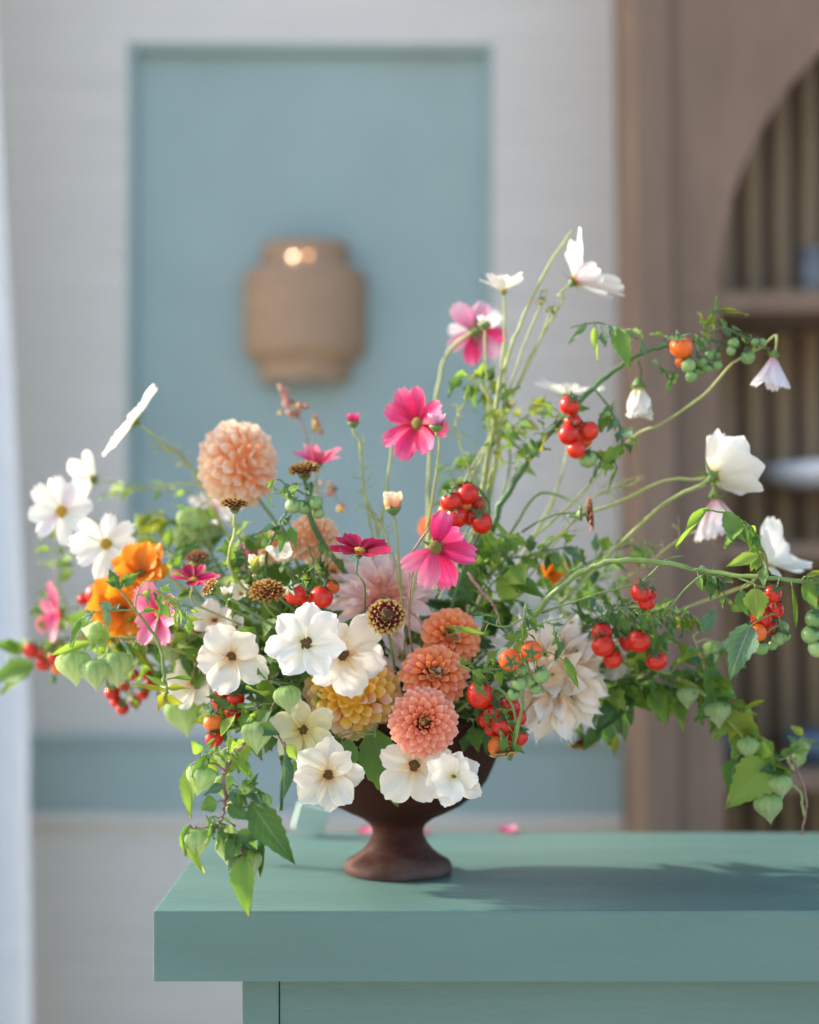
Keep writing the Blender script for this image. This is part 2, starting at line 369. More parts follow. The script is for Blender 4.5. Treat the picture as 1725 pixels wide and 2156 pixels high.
def make_stem(t, head, n, way, mat, r=.0012, end=True, back=.022):
    pts = [head, head-n*back] + [P(*q) for q in way]
    if end:
        v = to_vase(); last = pts[-1]
        mid = last.lerp(v, .5)+Vector((0, 0, .02)); pts += [mid, v]
    return tube('stem', pts, r*.8, r, mat, t, off=head, k=5)

# ------------------------------------------------------------------ flower makers
def nv(n): return Vector((n[0], -n[1], n[2])).normalized()          # (right, towards camera, up)
def open_flower(name, label, cat, x, y, Y, n, rpx, mats, shape='cosmos', count=8, el=12, eljit=9, cr=.2, cmat=None, cring=False,
                layers=1, way=(), smat=None, sr=.0012, group=None, skip=(), spin=None, sepals=True, end=True, drop=0):
    n = nv(n); L = rpx/F*Y; head = P(x, y, Y)
    t = thing(name, label, cat, head, group); Fm = frame(n, random.uniform(0, 6) if spin is None else spin)
    mats = mats if isinstance(mats, (list, tuple)) else [mats]
    for ly in range(layers):
        for k in range(count):
            if (ly*count+k) in skip: continue
            phi = 2*PI*(k+.5*ly)/count+random.uniform(-.15, .15)
            e = R(el+ly*9+random.uniform(-eljit, eljit))
            M = Fm @ pmat(phi, e, cr*L*.35, .0004*(k % 3)+.001*ly, L*random.uniform(.86, 1.07)*(1-.12*ly)*.97, random.uniform(.85, 1.1), random.uniform(-.24, .24))
            obj('petal', withmat(random.choice(PM[shape]), random.choice(mats)), t, M)
    cf = .45 if el > 50 else 1.0
    cf *= .8 if cring else 1
    c = obj('flower_centre', withmat(D_ring if cring else D_dome, cmat or M_yel), t, Fm @ Matrix.Diagonal((cr*L*cf, cr*L*cf, cr*L*cf, 1)))
    if cring:
        obj('pistil', withmat(D_dome, M_yelb), c, Matrix.Translation((0, 0, .15)) @ Matrix.Diagonal((.35, .35, .3, 1)))
    if sepals:
        q = cr*L*.8
        obj('calyx', withmat(D_cup, M_calyx), t, Fm @ Matrix.Translation((0, 0, -.001)) @ Matrix.Diagonal((q, q, q*1.2, 1)))
        for k in range(6):
            obj('sepal', withmat(random.choice(LM['sepal']), M_calyx), t, Fm @ pmat(2*PI*k/6, R(-12+random.uniform(-10, 10)), q*.6, -.002, L*.3))
    if way is not None: make_stem(t, head-n*.002, n, way, smat or M_stemy, sr, end)
    return t
def dahlia(name, label, x, y, Y, n, rpx, mat, shape='spoon', count=90, opn=24, th0=4, th1=100, l0=.28, l1=.62, inner=.42, cat='dahlia',
           power=.62, squash=1.0, way=(), end=True, group=None, jit=.05, mats=None, tilt=0, core=None, smat=None, sr=.0022):
    """petals along a golden-angle spiral, upright at the heart and laid back at the rim"""
    n = nv(n); Rr = rpx/F*Y; head = P(x, y, Y)
    t = thing(name, label, cat, head, group); Fm = frame(n, random.uniform(0, 6))
    for k in range(count):
        s = (k+.5)/count
        phi = k*2.39996+random.uniform(-jit, jit)
        th = R(th0+(th1-th0)*s**power)          # angle away from the flower's axis
        Lp = Rr*(l0+(l1-l0)*s**.7)*random.uniform(.94, 1.06)
        dr = min(th+R(opn)*min(1, s*4), R(th1+4)); kr = random.uniform(.95, 1.04)
        rb = Rr*kr*math.sin(th)-Lp*math.sin(dr); zb = Rr*kr*squash*math.cos(th)-Lp*math.cos(dr)
        rb = max(rb, .0)
        M = Fm @ Matrix.Translation((0, 0, -Rr*.35*squash)) @ pmat(phi, PI/2-dr, rb, zb, Lp, random.uniform(.93, 1.07), random.uniform(-.12, .12))
        m = mat if not mats else random.choice(mats)
        obj('petal', withmat(random.choice(PM[shape]), m), t, M)
    q = Rr*inner
    obj('flower_heart', withmat(F_tom[0], core or mat), t, Fm @ Matrix.Translation((0, 0, -Rr*.35*squash)) @ Matrix.Diagonal((q, q, q*squash, 1)))
    obj('calyx', withmat(D_cup, M_calyx), t, Fm @ Matrix.Translation((0, 0, -Rr*.5)) @ Matrix.Diagonal((q*.8, q*.8, q*.6, 1)))
    make_stem(t, head-n*Rr*.5, n, way, smat or M_stem, sr, end)
    return t

# ---- leaves and fruit
def leaf_between(t, off, base, tip, wpx, kind='ovate', mat=None, face=None, stalk=True, name='leaf'):
    d = tip-base; L = d.length; X = d.normalized()
    fz = face if face is not None else Vector((random.uniform(-.5, .3), -.75, random.uniform(.1, .7)))
    Z = (fz-X*fz.dot(X)).normalized(); Yv = Z.cross(X)
    me = random.choice(LM[kind]); nat = {'ovate': .56, 'lobed': .52, 'lance': .3, 'curl': .36}[kind]
    wy = wpx/F*base.y/nat if wpx else L
    M = Matrix(((X.x*L, Yv.x*wy, Z.x*L, (base-off).x), (X.y*L, Yv.y*wy, Z.y*L, (base-off).y), (X.z*L, Yv.z*wy, Z.z*L, (base-off).z), (0,0,0,1)))
    return obj(name, withmat(me, mat or G_mid), t, M)
def path_pts(path): return [P(*q) for q in path]
def sample(pts, t):
    i = min(int(t*(len(pts)-1)), len(pts)-2); f = t*(len(pts)-1)-i
    return pts[i].lerp(pts[i+1], f), (pts[i+1]-pts[i]).normalized()
def auto_leaves(t, off, pts, n, lpx, mats, kinds=('ovate',), t0=.1, t1=1.0, droop=.35, spread=1.0, stalkmat=None):
    st = []
    for k in range(n):
        tt = t0+(t1-t0)*(k+random.uniform(0, .8))/n
        p, tg = sample(pts, min(tt, .999))
        a = random.uniform(0, 6.28); side = tg.cross(Vector((math.cos(a), math.sin(a)*.8, math.sin(a*2)))).normalized()
        d = (tg*random.uniform(.1, .8)+side*spread+Vector((0, -.1, -droop*random.uniform(.2, 1.6)))).normalized()
        L = random.uniform(.65, 1.3)*lpx*1.1/F*p.y
        q = p+d*L*random.uniform(.15, .5)
        d2 = (d+Vector((0, 0, -droop*random.uniform(0, 1)))).normalized()
        leaf_between(t, off, q, q+d2*L, 0, random.choice(kinds), random.choice(mats),
                     face=Vector((random.uniform(-.6, .4), random.uniform(-1, .1), random.uniform(-.1, 1))))
        st.append(([p, p.lerp(q, .5)+Vector((0,0,.001)), q+d2*L*.06], .0007, .0005))
    if st: tubes('leaf_stalks', st, stalkmat or M_stem, t, off, k=2, seg=4)
def sph(name, sx=1., seg=16, rings=10, lobes=0):
    vs = []; fs = []; uv = []
    for i in range(rings+1):
        a = PI*i/rings
        for j in range(seg):
            b = 2*PI*j/seg; k = 1+(lobes*.02*math.cos(5*b)*math.sin(a))
            dz = -.10*math.exp(-(a/.35)**2)
            vs.append((math.sin(a)*math.cos(b)*k*sx, math.sin(a)*math.sin(b)*k*sx, math.cos(a)+dz)); uv.append((i/rings, j/seg))
    for i in range(rings):
        for j in range(seg): fs.append((i*seg+j, (i+1)*seg+j, (i+1)*seg+(j+1) % seg, i*seg+(j+1) % seg))
    return mesh(name, vs, fs, None, True, uv)
F_tom = [sph('tomato', 1., lobes=0), sph('tomato', 1.06, lobes=1), sph('tomato', .94)]
def star_mesh():
    vs = []; fs = []
    for k in range(5):
        a = 2*PI*k/5+random.uniform(-.15, .15); ca, sa = math.cos(a), math.sin(a); b = len(vs); up = random.uniform(.0, .35)
        for r, wd, z in ((0, .14, .93), (.35, .17, .97), (.7, .11, .95+up*.4), (1.05, .01, .85+up)):
            for sgn in (-1, 1): vs.append((ca*r-sa*wd*sgn, sa*r+ca*wd*sgn, z))
        for q in range(3): fs.append((b+q*2, b+q*2+1, b+q*2+3, b+q*2+2))
    # short stub of the stalk
    b = len(vs)
    for z in (.9, 1.35):
        for s in range(5): vs.append((.09*math.cos(s*1.2566), .09*math.sin(s*1.2566), z))
    for s in range(5): fs.append((b+s, b+(s+1) % 5, b+5+(s+1) % 5, b+5+s))
    return mesh('star_calyx', vs, fs)
STARS = [star_mesh() for _ in range(4)]
def tomato(t, off, x, y, Y, rpx, mat, up=None, calyx=True):
    c = P(x, y, Y); r = rpx/F*Y*random.uniform(.93, 1.07)
    u = up if up is not None else Vector((random.uniform(-.5, .5), random.uniform(-.9, .2), random.uniform(.5, 1)))
    u.normalize()
    M = Matrix.Translation(c-off) @ frame(u, random.uniform(0, 6)) @ Matrix.Diagonal((r, r*random.uniform(.95, 1.03), r*random.uniform(.9, 1.02), 1))
    o = obj('tomato', withmat(random.choice(F_tom), mat), t, M)
    if calyx: obj('calyx', withmat(random.choice(STARS), M_stemd), o)
    return c+u*r*1.25
def husk_mesh(seed):
    rnd = random.Random(seed); vs = []; fs = []; uv = []; seg = 20; prof = [(.06, 0), (.38, .04), (.60, .16), (.66, .34), (.60, .54), (.42, .74), (.19, .93), (.015, 1.16)]
    for i, (r, z) in enumerate(prof):
        for j in range(seg):
            a = 2*PI*j/seg; k = 1+((.16, .02, -.07, .02)[j % 4]*(1 if 0 < i < 7 else 0))+rnd.uniform(-.025, .025)
            vs.append((r*k*math.cos(a)*.8, r*k*math.sin(a)*.8, -z)); uv.append((z, j/seg))
    for i in range(len(prof)-1):
        for j in range(seg): fs.append((i*seg+j, i*seg+(j+1) % seg, (i+1)*seg+(j+1) % seg, (i+1)*seg+j))
    return mesh('husk', vs, fs, None, True, uv)
HUSKS = [husk_mesh(i) for i in range(3)]
def lantern(t, off, x, y, Y, lpx, tip=None, mat=None):
    """husk hanging from its stalk: x, y is the middle"""
    d = Vector((random.uniform(-.25, .25), random.uniform(-.3, .1), 1)) if tip is None else -Vector(tip); d.normalize()
    L = lpx/F*Y; top = P(x, y, Y)+d*L*.5
    obj('husk', withmat(random.choice(HUSKS), mat or G_pale), t, Matrix.Translation(top-off) @ frame(d, random.uniform(0, 6)) @ Matrix.Scale(L, 4))
    return top
def sprig(name, label, cat, path, r0, r1, mat, leaves=(), autos=(), toms=(), husks=(), side=(), group=None, stalk=None):
    pts = crom(path_pts(path), 6); off = pts[0].copy()
    t = thing(name, label, cat, off, group)
    tube('stem', path_pts(path), r0, r1, mat, t, off=off, k=6)
    def near(p): return min(pts, key=lambda q: (q-p).length)
    st = []
    for sd in side:
        sp_ = path_pts(sd[0]); tube('side_stem', sp_, sd[1], sd[2], sd[3] if len(sd) > 3 else mat, t, off=off, k=5)
        pts2 = crom(sp_, 4); pts_all.extend(pts2) if False else None
        pts += pts2
    for (x, y, Y, r, m, *uu) in toms:
        e = tomato(t, off, x, y, Y, r, m, Vector(uu[0]) if uu else None); q = near(e); st.append(([e, e.lerp(q, .5)+Vector((0, 0, .003)), q], .0006, .0009))
    for h in husks:
        e = lantern(t, off, *h); q = near(e); st.append(([e, e.lerp(q, .5)+Vector((0, 0, .003)), q], .0006, .0009))
    for lf in leaves:
        b, tp, wd = P(*lf[0]), P(*lf[1]), lf[2]
        leaf_between(t, off, b, tp, wd, lf[3] if len(lf) > 3 else 'ovate', lf[4] if len(lf) > 4 else G_mid, lf[5] if len(lf) > 5 else None)
        q = near(b); st.append(([b, b.lerp(q, .5)+Vector((0, 0, .002)), q], .0006, .0008))
    if st: tubes('stalks', st, stalk or mat, t, off, k=3, seg=5)
    for a in autos:
        pp = crom(path_pts(a['path']), 4) if 'path' in a else crom(path_pts(path), 6)
        k = {q: v for q, v in a.items() if q not in ('path', 'n', 'l', 'mats')}
        auto_leaves(t, off, pp, a['n'], a['l'], a['mats'], **k)
    return t

# ================================================================== SETTING
def struct(o): o['kind'] = 'structure'; return o
W_grey = solid('wall_grey_linen', (.68,.66,.61),   .85, .045, 2.2, .6, 60, .2, stretch=(1.2, 1, 22))
W_teal = solid('paint_dusty_teal', (.32,.42,.405), .6, .05, 5, .25, 150, .3)
W_tab  = solid('paint_sage_teal', (.100,.192,.168), .38, .08, 7, .6, 70, .45, stretch=(.5, 2, 2), chips=(.22,.31,.27))
W_cab  = solid('wood_rosy_brown', (.215,.142,.098), .65, .20, 3.2, .5, 60, .3, stretch=(2.6, 2.6, .9))
W_cabl = solid('wood_light_rosy_brown', (.222,.15,.104), .65, .12, 6, .4, 60, .3, stretch=(6, 6, .7))
W_slat = solid('wood_tan_slat', (.31,.215,.125), .6, .18, 6, .3, 60, .3, stretch=(6, 6, .7))
W_dark = solid('wood_dark_brown', (.07,.04,.03), .7, .15, 6)
W_curt = solid('cloth_white', (.78,.79,.79), .9, .03, 20, .3, 500, .1)
W_flr  = solid('paving_stone', (.46,.41,.35), .85, .15, 1.5, .4, 40, .2)

g = mesh('ground', [(-150,-150,0),(150,-150,0),(150,150,0),(-150,150,0)], [(0,1,2,3)], W_flr, False)
struct(obj('ground', g))

# back wall with a recessed panel
WY = 3.0
wt = thing('wall', 'pale grey wall with a recessed teal panel and a teal band along its lower part, behind the flowers', 'wall', (0, WY, 0))
wt.rotation_euler = (0, R(.25), 0)
def wbox(name, x0, x1, y0, y1, z0, z1, mat, bev=0, parent=wt): return box(name, x0, x1, y0, y1, z0, z1, mat, parent, bev)
px0, px1, pz0, pz1 = -.545, .150, 1.13, 2.262
import bmesh
bm = bmesh.new()
for (a, b_, c, d) in ((-1.6, px0, 0, 3.8), (px1, 2.4, 0, 3.8), (px0, px1, pz1, 3.8), (px0, px1, 0, pz0)):
    b2 = box_geo(a, b_, 0, .16, c, d); tmp = bpy.data.meshes.new('t'); b2.to_mesh(tmp); bm.from_mesh(tmp); b2.free(); bpy.data.meshes.remove(tmp)
me = bpy.data.meshes.new('wall_face'); bm.to_mesh(me); bm.free(); me.materials.append(W_grey); obj('wall_face', me, wt)
wbox('panel', px0, px1, .030, .05, pz0, pz1, W_teal)
mo = .014
wbox('moulding', px0, px0+mo, .004, .030, pz0, pz1, W_teal, .003); wbox('moulding', px1-mo, px1, .004, .030, pz0, pz1, W_teal, .003)
wbox('moulding', px0+mo, px1-mo, .004, .030, pz1-mo, pz1, W_teal, .003); wbox('moulding', px0+mo, px1-mo, .004, .030, pz0, pz0+mo, W_teal, .003)
wbox('rail', -1.6, .40, -.016, -.001, .800, .930, W_teal, .003)
wbox('rail_cap', -1.6, .40, -.026, -.001, .9305, .944, W_teal, .003)
wbox('lower_ledge', -1.6, .40, -.022, -.001, .780, .7995, W_grey, .003)

# curtain
vs = []; fs = []; nx, nz = 90, 34
def cedge(z):
    return -.694+(2.3-z)*.047 if z > 1.0 else -.633+.004*math.sin(z*4)
for j in range(nz+1):
    z = .01+3.75*j/nz
    for i in range(nx+1):
        u = i/nx; x = cedge(z)-1.0*u
        y = 2.74+.022*math.sin(u*62+.4*math.sin(z*1.7))*(1+.3*math.sin(u*9))
        vs.append((x, y, z))
for j in range(nz):
    for i in range(nx): a = j*(nx+1)+i; fs.append((a, a+nx+1, a+nx+2, a+1))
vs = [(x-.030, y, z) for x, y, z in vs]
cu = obj('curtain', mesh('curtain', vs, fs, W_curt)); sm = cu.modifiers.new('thickness', 'SOLIDIFY'); sm.thickness = .003
cu['label'] = 'white curtain hanging in soft folds at the left edge of the picture'; cu['category'] = 'curtain'

# arched wooden cabinet
CY = 2.72
cb = thing('cabinet', 'tall rosy brown wooden cabinet with an arched opening and open shelves on the right', 'cabinet', (.417, CY, 0))
cb.rotation_euler = (0, R(-.75), 0)
ox = .377
def cbox(name, x0, x1, y0, y1, z0, z1, mat, bev=0): return box(name, x0-ox, x1-ox, y0, y1, z0, z1, mat, cb, bev)
ax, az, ar = 1.105, 1.724, .590; xr = 2*ax-ox; zt = 2.78
vs = []; fs = []; NA = 40
cols = [(ox, az), (ax-ar, az)]
for k in range(NA+1):
    a = PI*k/NA; cols.append((ax-ar*math.cos(a), az+ar*math.sin(a)))
cols.append((ax+ar, az)); cols.append((xr, az))
cols = [c for i, c in enumerate(cols) if i == 0 or abs(c[0]-cols[i-1][0]) > 1e-6]
for (x, z) in cols:
    for y in (0, .035): vs += [(x-ox, y, z), (x-ox, y, zt)]
n = len(cols)
for i in range(n-1):
    a, b_ = i*4, (i+1)*4
    fs += [(a, b_, b_+1, a+1), (a+2, a+3, b_+3, b_+2), (a, a+2, b_+2, b_), (a+1, b_+1, b_+3, a+3)]
fs += [(0, 1, 3, 2), ((n-1)*4, (n-1)*4+2, (n-1)*4+3, (n-1)*4+1)]
obj('arch_board', mesh('arch_board', vs, fs, W_cab, False), cb)
cbox('stile', ox, ax-ar, 0, .035, 0, az-.0005, W_cab, .002)
cbox('stile', ax+ar, xr, 0, .035, 0, az-.0005, W_cab, .002)
cbox('edge_trim', ox-.004, ox+.058, -.014, -.0005, 0, zt, W_cabl, .004)
cbox('side_board', ox, ox+.02, .0355, .279, 0, zt, W_cab)
cbox('side_board', xr-.02, xr, .0355, .279, 0, zt, W_cab)
cbox('inner_side', ax-ar-.030, ax-ar-.012, .036, .278, 0, zt, W_slat)
for zs, hh in ((1.722, .036), (1.29, .030), (.893, .036), (.45, .036)):
    cbox('shelf', ax-ar-.010, ax+ar+.01, .006, .262, zs-hh/2, zs+hh/2, W_cab, .003)
cbox('back_board', ox+.021, xr-.021, .272, .279, 0, zt, W_dark)
# rounded upright slats along the back
def slat_mesh():
    vs = []; fs = []; k = 8
    for z in (0.0, zt):
        for i in range(k+1):
            a = PI*i/k; vs.append((-.021*math.cos(a), -.016*math.sin(a), z))
    for i in range(k): fs.append((i, i+1, k+1+i+1, k+1+i))
    fs.append(tuple(range(k+1))[::-1]); fs.append(tuple(range(k+1, 2*k+2))); fs.append((0, k+1, 2*k+1, k))
    return mesh('slat', vs, fs, W_slat)
sm_ = slat_mesh()
for i in range(23): obj('slat', sm_, cb, Matrix.Translation((ax-ar+.01+i*.0535-ox, .2715, 0)))

# things in the cabinet
M_cer = solid('ceramic_white', (.62,.66,.72), .25, .03, 20)
M_blue = solid('ceramic_blue', (.10,.15,.22), .3, .15, 20)
def glassm():
    m, nt, b = newmat('clear_glass'); b.inputs['Transmission Weight'].default_value = .9; b.inputs['Roughness'].default_value = .05
    b.inputs['Base Color'].default_value = (.85,.92,.97,1); b.inputs['IOR'].default_value = 1.3; return m
M_glass = glassm()
ck = thing('cake_stand', 'white cake stand with a wide plate on the middle shelf of the arched cabinet', 'cake stand', (.80, 2.86, 1.307))
lathe('foot', [(0,0),(.055,0),(.05,.008),(.014,.02),(.012,.06),(.018,.095),(0,.1)], M_glass, 32, ck)
lathe('plate', [(0,.1),(.10,.101),(.148,.112),(.158,.142),(.15,.145),(.142,.122),(0,.118)], M_cer, 48, ck)
for (x, y, r, lab) in ((.585, 2.84, .036, 'small blue bowl at the left end of the lowest visible cabinet shelf'), (.745, 2.83, .075, 'wide blue bowl on the lowest visible cabinet shelf, right of the small one')):
    b_ = lathe('bowl', [(0,0),(r*.5,0),(r*.8,.02),(r,.058),(r*.95,.058),(r*.75,.024),(0,.008)], M_blue, 36)
    b_.location = (x, y, .912); b_['label'] = lab; b_['category'] = 'bowl'; b_['group'] = 'blue bowls in the cabinet'
gl = lathe('glass', [(0,0),(.022,0),(.028,.09),(.026,.09),(.020,.006),(0,.006)], M_glass, 28)
gl.location = (.716, 2.80, 1.741); gl['label'] = 'pale clear drinking glass on the upper shelf of the arched cabinet'; gl['category'] = 'glass'

# wall sconce
M_scon = solid('woven_tan', (.40,.265,.165), .7, .12, 40, .6, 220, .4, stretch=(1, 1, 3))
px = 3.0/F*.97
sc = thing('wall_sconce', 'tan stepped drum wall sconce with two added glowing glints on the teal panel', 'wall lamp', P(643, 660, 3.03))
zc = P(0, 660, 2.95).z; 
prof = [(p[0]*px, (660-p[1])*px) for p in ((92,814),(97,809),(98,768),(99,766),(120,762),(130,750),(133,740),(134,590),(132,578),(124,571),(98,563),(95,556),(95,516),(93,510),(86,520))]
dense = []
for (r0_, z0_), (r1_, z1_) in zip(prof[:-1], prof[1:]):
    nn = max(1, int(abs(z1_-z0_)/(3.2*px)))
    for q in range(nn):
        f = q/nn; dense.append((r0_+(r1_-r0_)*f+(.9*px if len(dense) % 2 else 0), z0_+(z1_-z0_)*f))
prof = dense+[prof[-1]]
lathe('shade', prof, M_scon, 48, sc, Matrix.Diagonal((1, .85, 1, 1)))
wp = box('wall_plate', -.05, .05, -.012, -.001, -.09, .09, M_scon, sc, .003)
m, nt, b = newmat('glint_glow'); b.inputs['Emission Color'].default_value = (1,.78,.55,1); b.inputs['Emission Strength'].default_value = 13  # tiny emitters added to imitate two bright highlights on the shade
m2, nt, b = newmat('glint_glow_dim'); b.inputs['Emission Color'].default_value = (1,.5,.25,1); b.inputs['Emission Strength'].default_value = 5
for (x, y, mm) in ((622, 551, m), (655, 549, m2)):
    xx = (x-643)*px
    obj('glint_dot', withmat(D_dome, mm), sc, Matrix.Translation((xx, -math.sqrt(max((97.5*px)**2-xx*xx, 0))*.85-.0005, (660-y)*px)) @ Matrix.Diagonal((.003, .003, .003, 1)))

# ------------------------------------------------------------------ counter
TZ = .95; TF = 1.429; TB = 1.862
tb = thing('counter', 'sage teal painted wooden counter with a thick top, carrying the vase of flowers', 'table', (0, 0, 0))
bm = box_geo(-.2322, 1.25, TF, TB, TZ-.0645, TZ, .0022)
me = bpy.data.meshes.new('counter_top'); bm.to_mesh(me); bm.free(); me.materials.append(W_tab); obj('counter_top', me, tb)
TL = (510-862.5)/F*1.475; TM = (588-862.5)/F*1.475
box('stile', TL, TM-.0004, 1.475, 1.50, 0, TZ-.065, W_tab, tb, .0012)
box('front_panel', TM+.0004, 1.2, 1.4765, 1.50, 0, TZ-.065, W_tab, tb, .0012)
box('side_panel', TL, TL+.02, 1.5005, 1.82, 0, TZ-.065, W_tab, tb)
box('back_panel', TL+.0205, 1.2, 1.80, 1.82, 0, TZ-.065, W_tab, tb)

M_mint = solid('mint_card', (.62,.76,.69), .6, .05, 30)
mc = box('card_box', -.0185, .0185, -.004, .004, 0, .031, M_mint, None, .001)
mc.location = (P(648, 0, 1.835).x, 1.835, TZ+.0055); mc.rotation_euler = (R(6), R(14), R(12))
mc['label'] = 'small pale mint box leaning at the back edge of the counter, left of the vase'; mc['category'] = 'box'
for (x, Y, sc_, rz, lab) in ((752, 1.845, .022, .3, 'fallen pink petal at the back edge of the counter, left of the vase foot'),
                        (905, 1.845, .022, 2.9, 'fallen pink petal at the back edge of the counter, just right of the vase stem'),
                        (1062, 1.845, .024, 1.2, 'fallen pink petal at the back edge of the counter, farthest right of the vase')):
    o = obj('fallen_petal', withmat(PM['round'][1], M_pink)); o.location = (P(x, 0, Y).x, Y, TZ+.002); o.scale = (sc_,)*3; o.rotation_euler = (.1, -.1, rz)
    o['label'] = lab; o['category'] = 'petal'; o['group'] = 'fallen pink petals on the counter'

# ------------------------------------------------------------------ vase
def clay():
    m, nt, b = newmat('terracotta_dark'); L = nt.links.new
    tc = N(nt, 'ShaderNodeTexCoord'); mp = N(nt, 'ShaderNodeMapping'); mp.inputs['Scale'].default_value = (1, 1, 2.4); L(tc.outputs['Object'], mp.inputs[0])
    no = N(nt, 'ShaderNodeTexNoise'); no.inputs['Scale'].default_value = 16; no.inputs['Detail'].default_value = 8; no.inputs['Roughness'].default_value = .65; L(mp.outputs[0], no.inputs['Vector'])
    sp = N(nt, 'ShaderNodeSeparateXYZ'); L(tc.outputs['Object'], sp.inputs[0])
    # chalky bloom grown from the foot upwards; bowl colour darkened to stand for shade
    f = mathn(nt, 'SUBTRACT', mathn(nt, 'ADD', .50, mathn(nt, 'MULTIPLY', mathn(nt, 'SUBTRACT', no.outputs[0], .5), 1.5)), mathn(nt, 'MULTIPLY', sp.outputs[2], 7.0))
    r = ramp(nt, [(.0, (.040,.011,.006)), (.22, (.07,.022,.014)), (.6, (.13,.082,.07)), (1, (.21,.165,.155))]); L(f, r.inputs[0])
    L(r.outputs[0], b.inputs['Base Color']); b.inputs['Roughness'].default_value = .72; b.inputs['Specular IOR Level'].default_value = .2
    bp = N(nt, 'ShaderNodeBump'); bp.inputs['Strength'].default_value = .4; bp.inputs['Distance'].default_value = .001; L(no.outputs[0], bp.inputs['Height']); L(bp.outputs[0], b.inputs['Normal'])
    return m
M_clay = clay(); M_soil = solid('dark_wire_and_water', (.02,.02,.012), .6)
vx = P(838, 0, 1.615).x; k = 1.615/F
vt = thing('vase', 'dark terracotta footed urn with a chalky foot, standing on the counter and holding the flowers', 'vase', (vx, 1.615, TZ))
def pz(y): return max(0, CZ-(y-1206)/F*1.6-TZ)
vprof = [(0, 0), (108*k, 0), (113*k, .002), (114*k, .007), (110*k, .0115), (92*k, .0165), (77*k, .022), (63*k, .030), (54*k, .039), (54*k, .0455), (57*k, .0468), (57*k, .0485),
         (63*k, .051), (76*k, .056), (104*k, .062), (134*k, .0695), (165*k, .081), (188*k, .095), (206*k, .115), (217*k, .138), (221*k, .152), (226*k, .156), (225*k, .161), (216*k, .161), (210*k, .148), (190*k, .11), (120*k, .08), (0, .07)]
lathe('body', vprof, M_clay, 64, vt)
so_ = lathe('flower_frog', [(0, .146), (207*k, .144), (0, .12)], M_soil, 24, vt)

# ================================================================== FLOWERS
GA, GW, GB = 'dahlias in the arrangement', 'cream butterfly ranunculus in the arrangement', 'cosmos in the arrangement'
GZ, GT, GP = 'zinnias in the arrangement', 'tomato branches in the arrangement', 'foliage sprigs in the arrangement'
GH = 'lantern fruit branches in the arrangement'
# ---- dahlias
dahlia('dahlia', 'sharp coral pink ball dahlia with a red heart, low at the front centre', 893, 1522, 1.445, (.12, 1, .02), 76, M_coral, count=100, th0=2, th1=97, l0=.2, l1=.58, power=.66, squash=.6, inner=.10, core=M_coral, opn=36, group=GA)
dahlia('dahlia', 'coral orange dahlia directly above the sharp coral pink one', 915, 1418, 1.49, (.05, .75, .55), 76, M_coral2, count=74, th0=3, th1=102, opn=34, l0=.24, l1=.58, power=.66, squash=.65, inner=.16, group=GA, mats=[M_coral2, M_coral2, M_coral])
dahlia('dahlia', 'orange dahlia topmost of the stack of three coral dahlias', 950, 1338, 1.53, (.1, .85, .4), 67, M_coral2, count=70, th0=3, th1=102, opn=34, l0=.24, l1=.58, power=.66, squash=.65, inner=.16, group=GA)
dahlia('dahlia', 'large yellow orange ball dahlia half behind the white blooms at the centre', 742, 1458, 1.515, (.05, .95, .15), 106, M_yelor, shape='ball', count=165, th0=3, th1=118, opn=36, l0=.24, l1=.36, power=.58, squash=.9, group=GA, inner=.6, mats=[M_yelor, M_yelor, M_peach])
dahlia('dahlia', 'tall peach dahlia with a pale sunlit left side, standing high at the left', 516, 975, 1.62, (.70, .65, .05), 94, M_peach, shape='frill', count=110, th0=3, th1=125, opn=34, l0=.32, l1=.50, power=.58, squash=.78, group=GA, inner=.5, way=[(560, 1120, 1.64), (650, 1300, 1.63)])
dahlia('dahlia', 'peach dahlia behind the crimson cosmos in the middle', 662, 1128, 1.61, (.2, .8, .4), 58, M_peach, shape='ball', count=80, th0=3, th1=110, l0=.26, l1=.36, power=.6, squash=.9, group=GA, inner=.6)
dahlia('dahlia', 'small peach dahlia mostly hidden behind a white bud and green leaves', 578, 1145, 1.60, (-.1, .8, .4), 40, M_peach, shape='ball', count=70, th0=3, th1=110, l0=.3, l1=.4, power=.6, squash=.9, group=GA, inner=.6)
dahlia('dahlia', 'blurred dusty orange dahlia behind the red tomatoes at the centre', 912, 1108, 1.76, (.1, .8, .4), 32, M_coral2, shape='ball', count=60, th0=3, th1=110, l0=.3, l1=.4, power=.6, squash=.9, group=GA, inner=.6)
dahlia('dahlia', 'huge pale cream dahlia with loose pointed petals, right of the vase', 1165, 1420, 1.55, (.25, .85, .15), 150, M_cafe, shape='wavy', count=50, th0=8, th1=112, l0=.5, l1=.72, power=.6, squash=.5, group=GA, inner=.28, jit=.25)
dahlia('dahlia', 'pale pink dahlia with long narrow petals behind the dark red zinnia', 808, 1255, 1.57, (.05, .75, .5), 128, M_ppink, shape='strap', count=42, th0=12, th1=92, l0=.6, l1=.86, power=.55, squash=.4, group=GA, inner=.2, jit=.2)

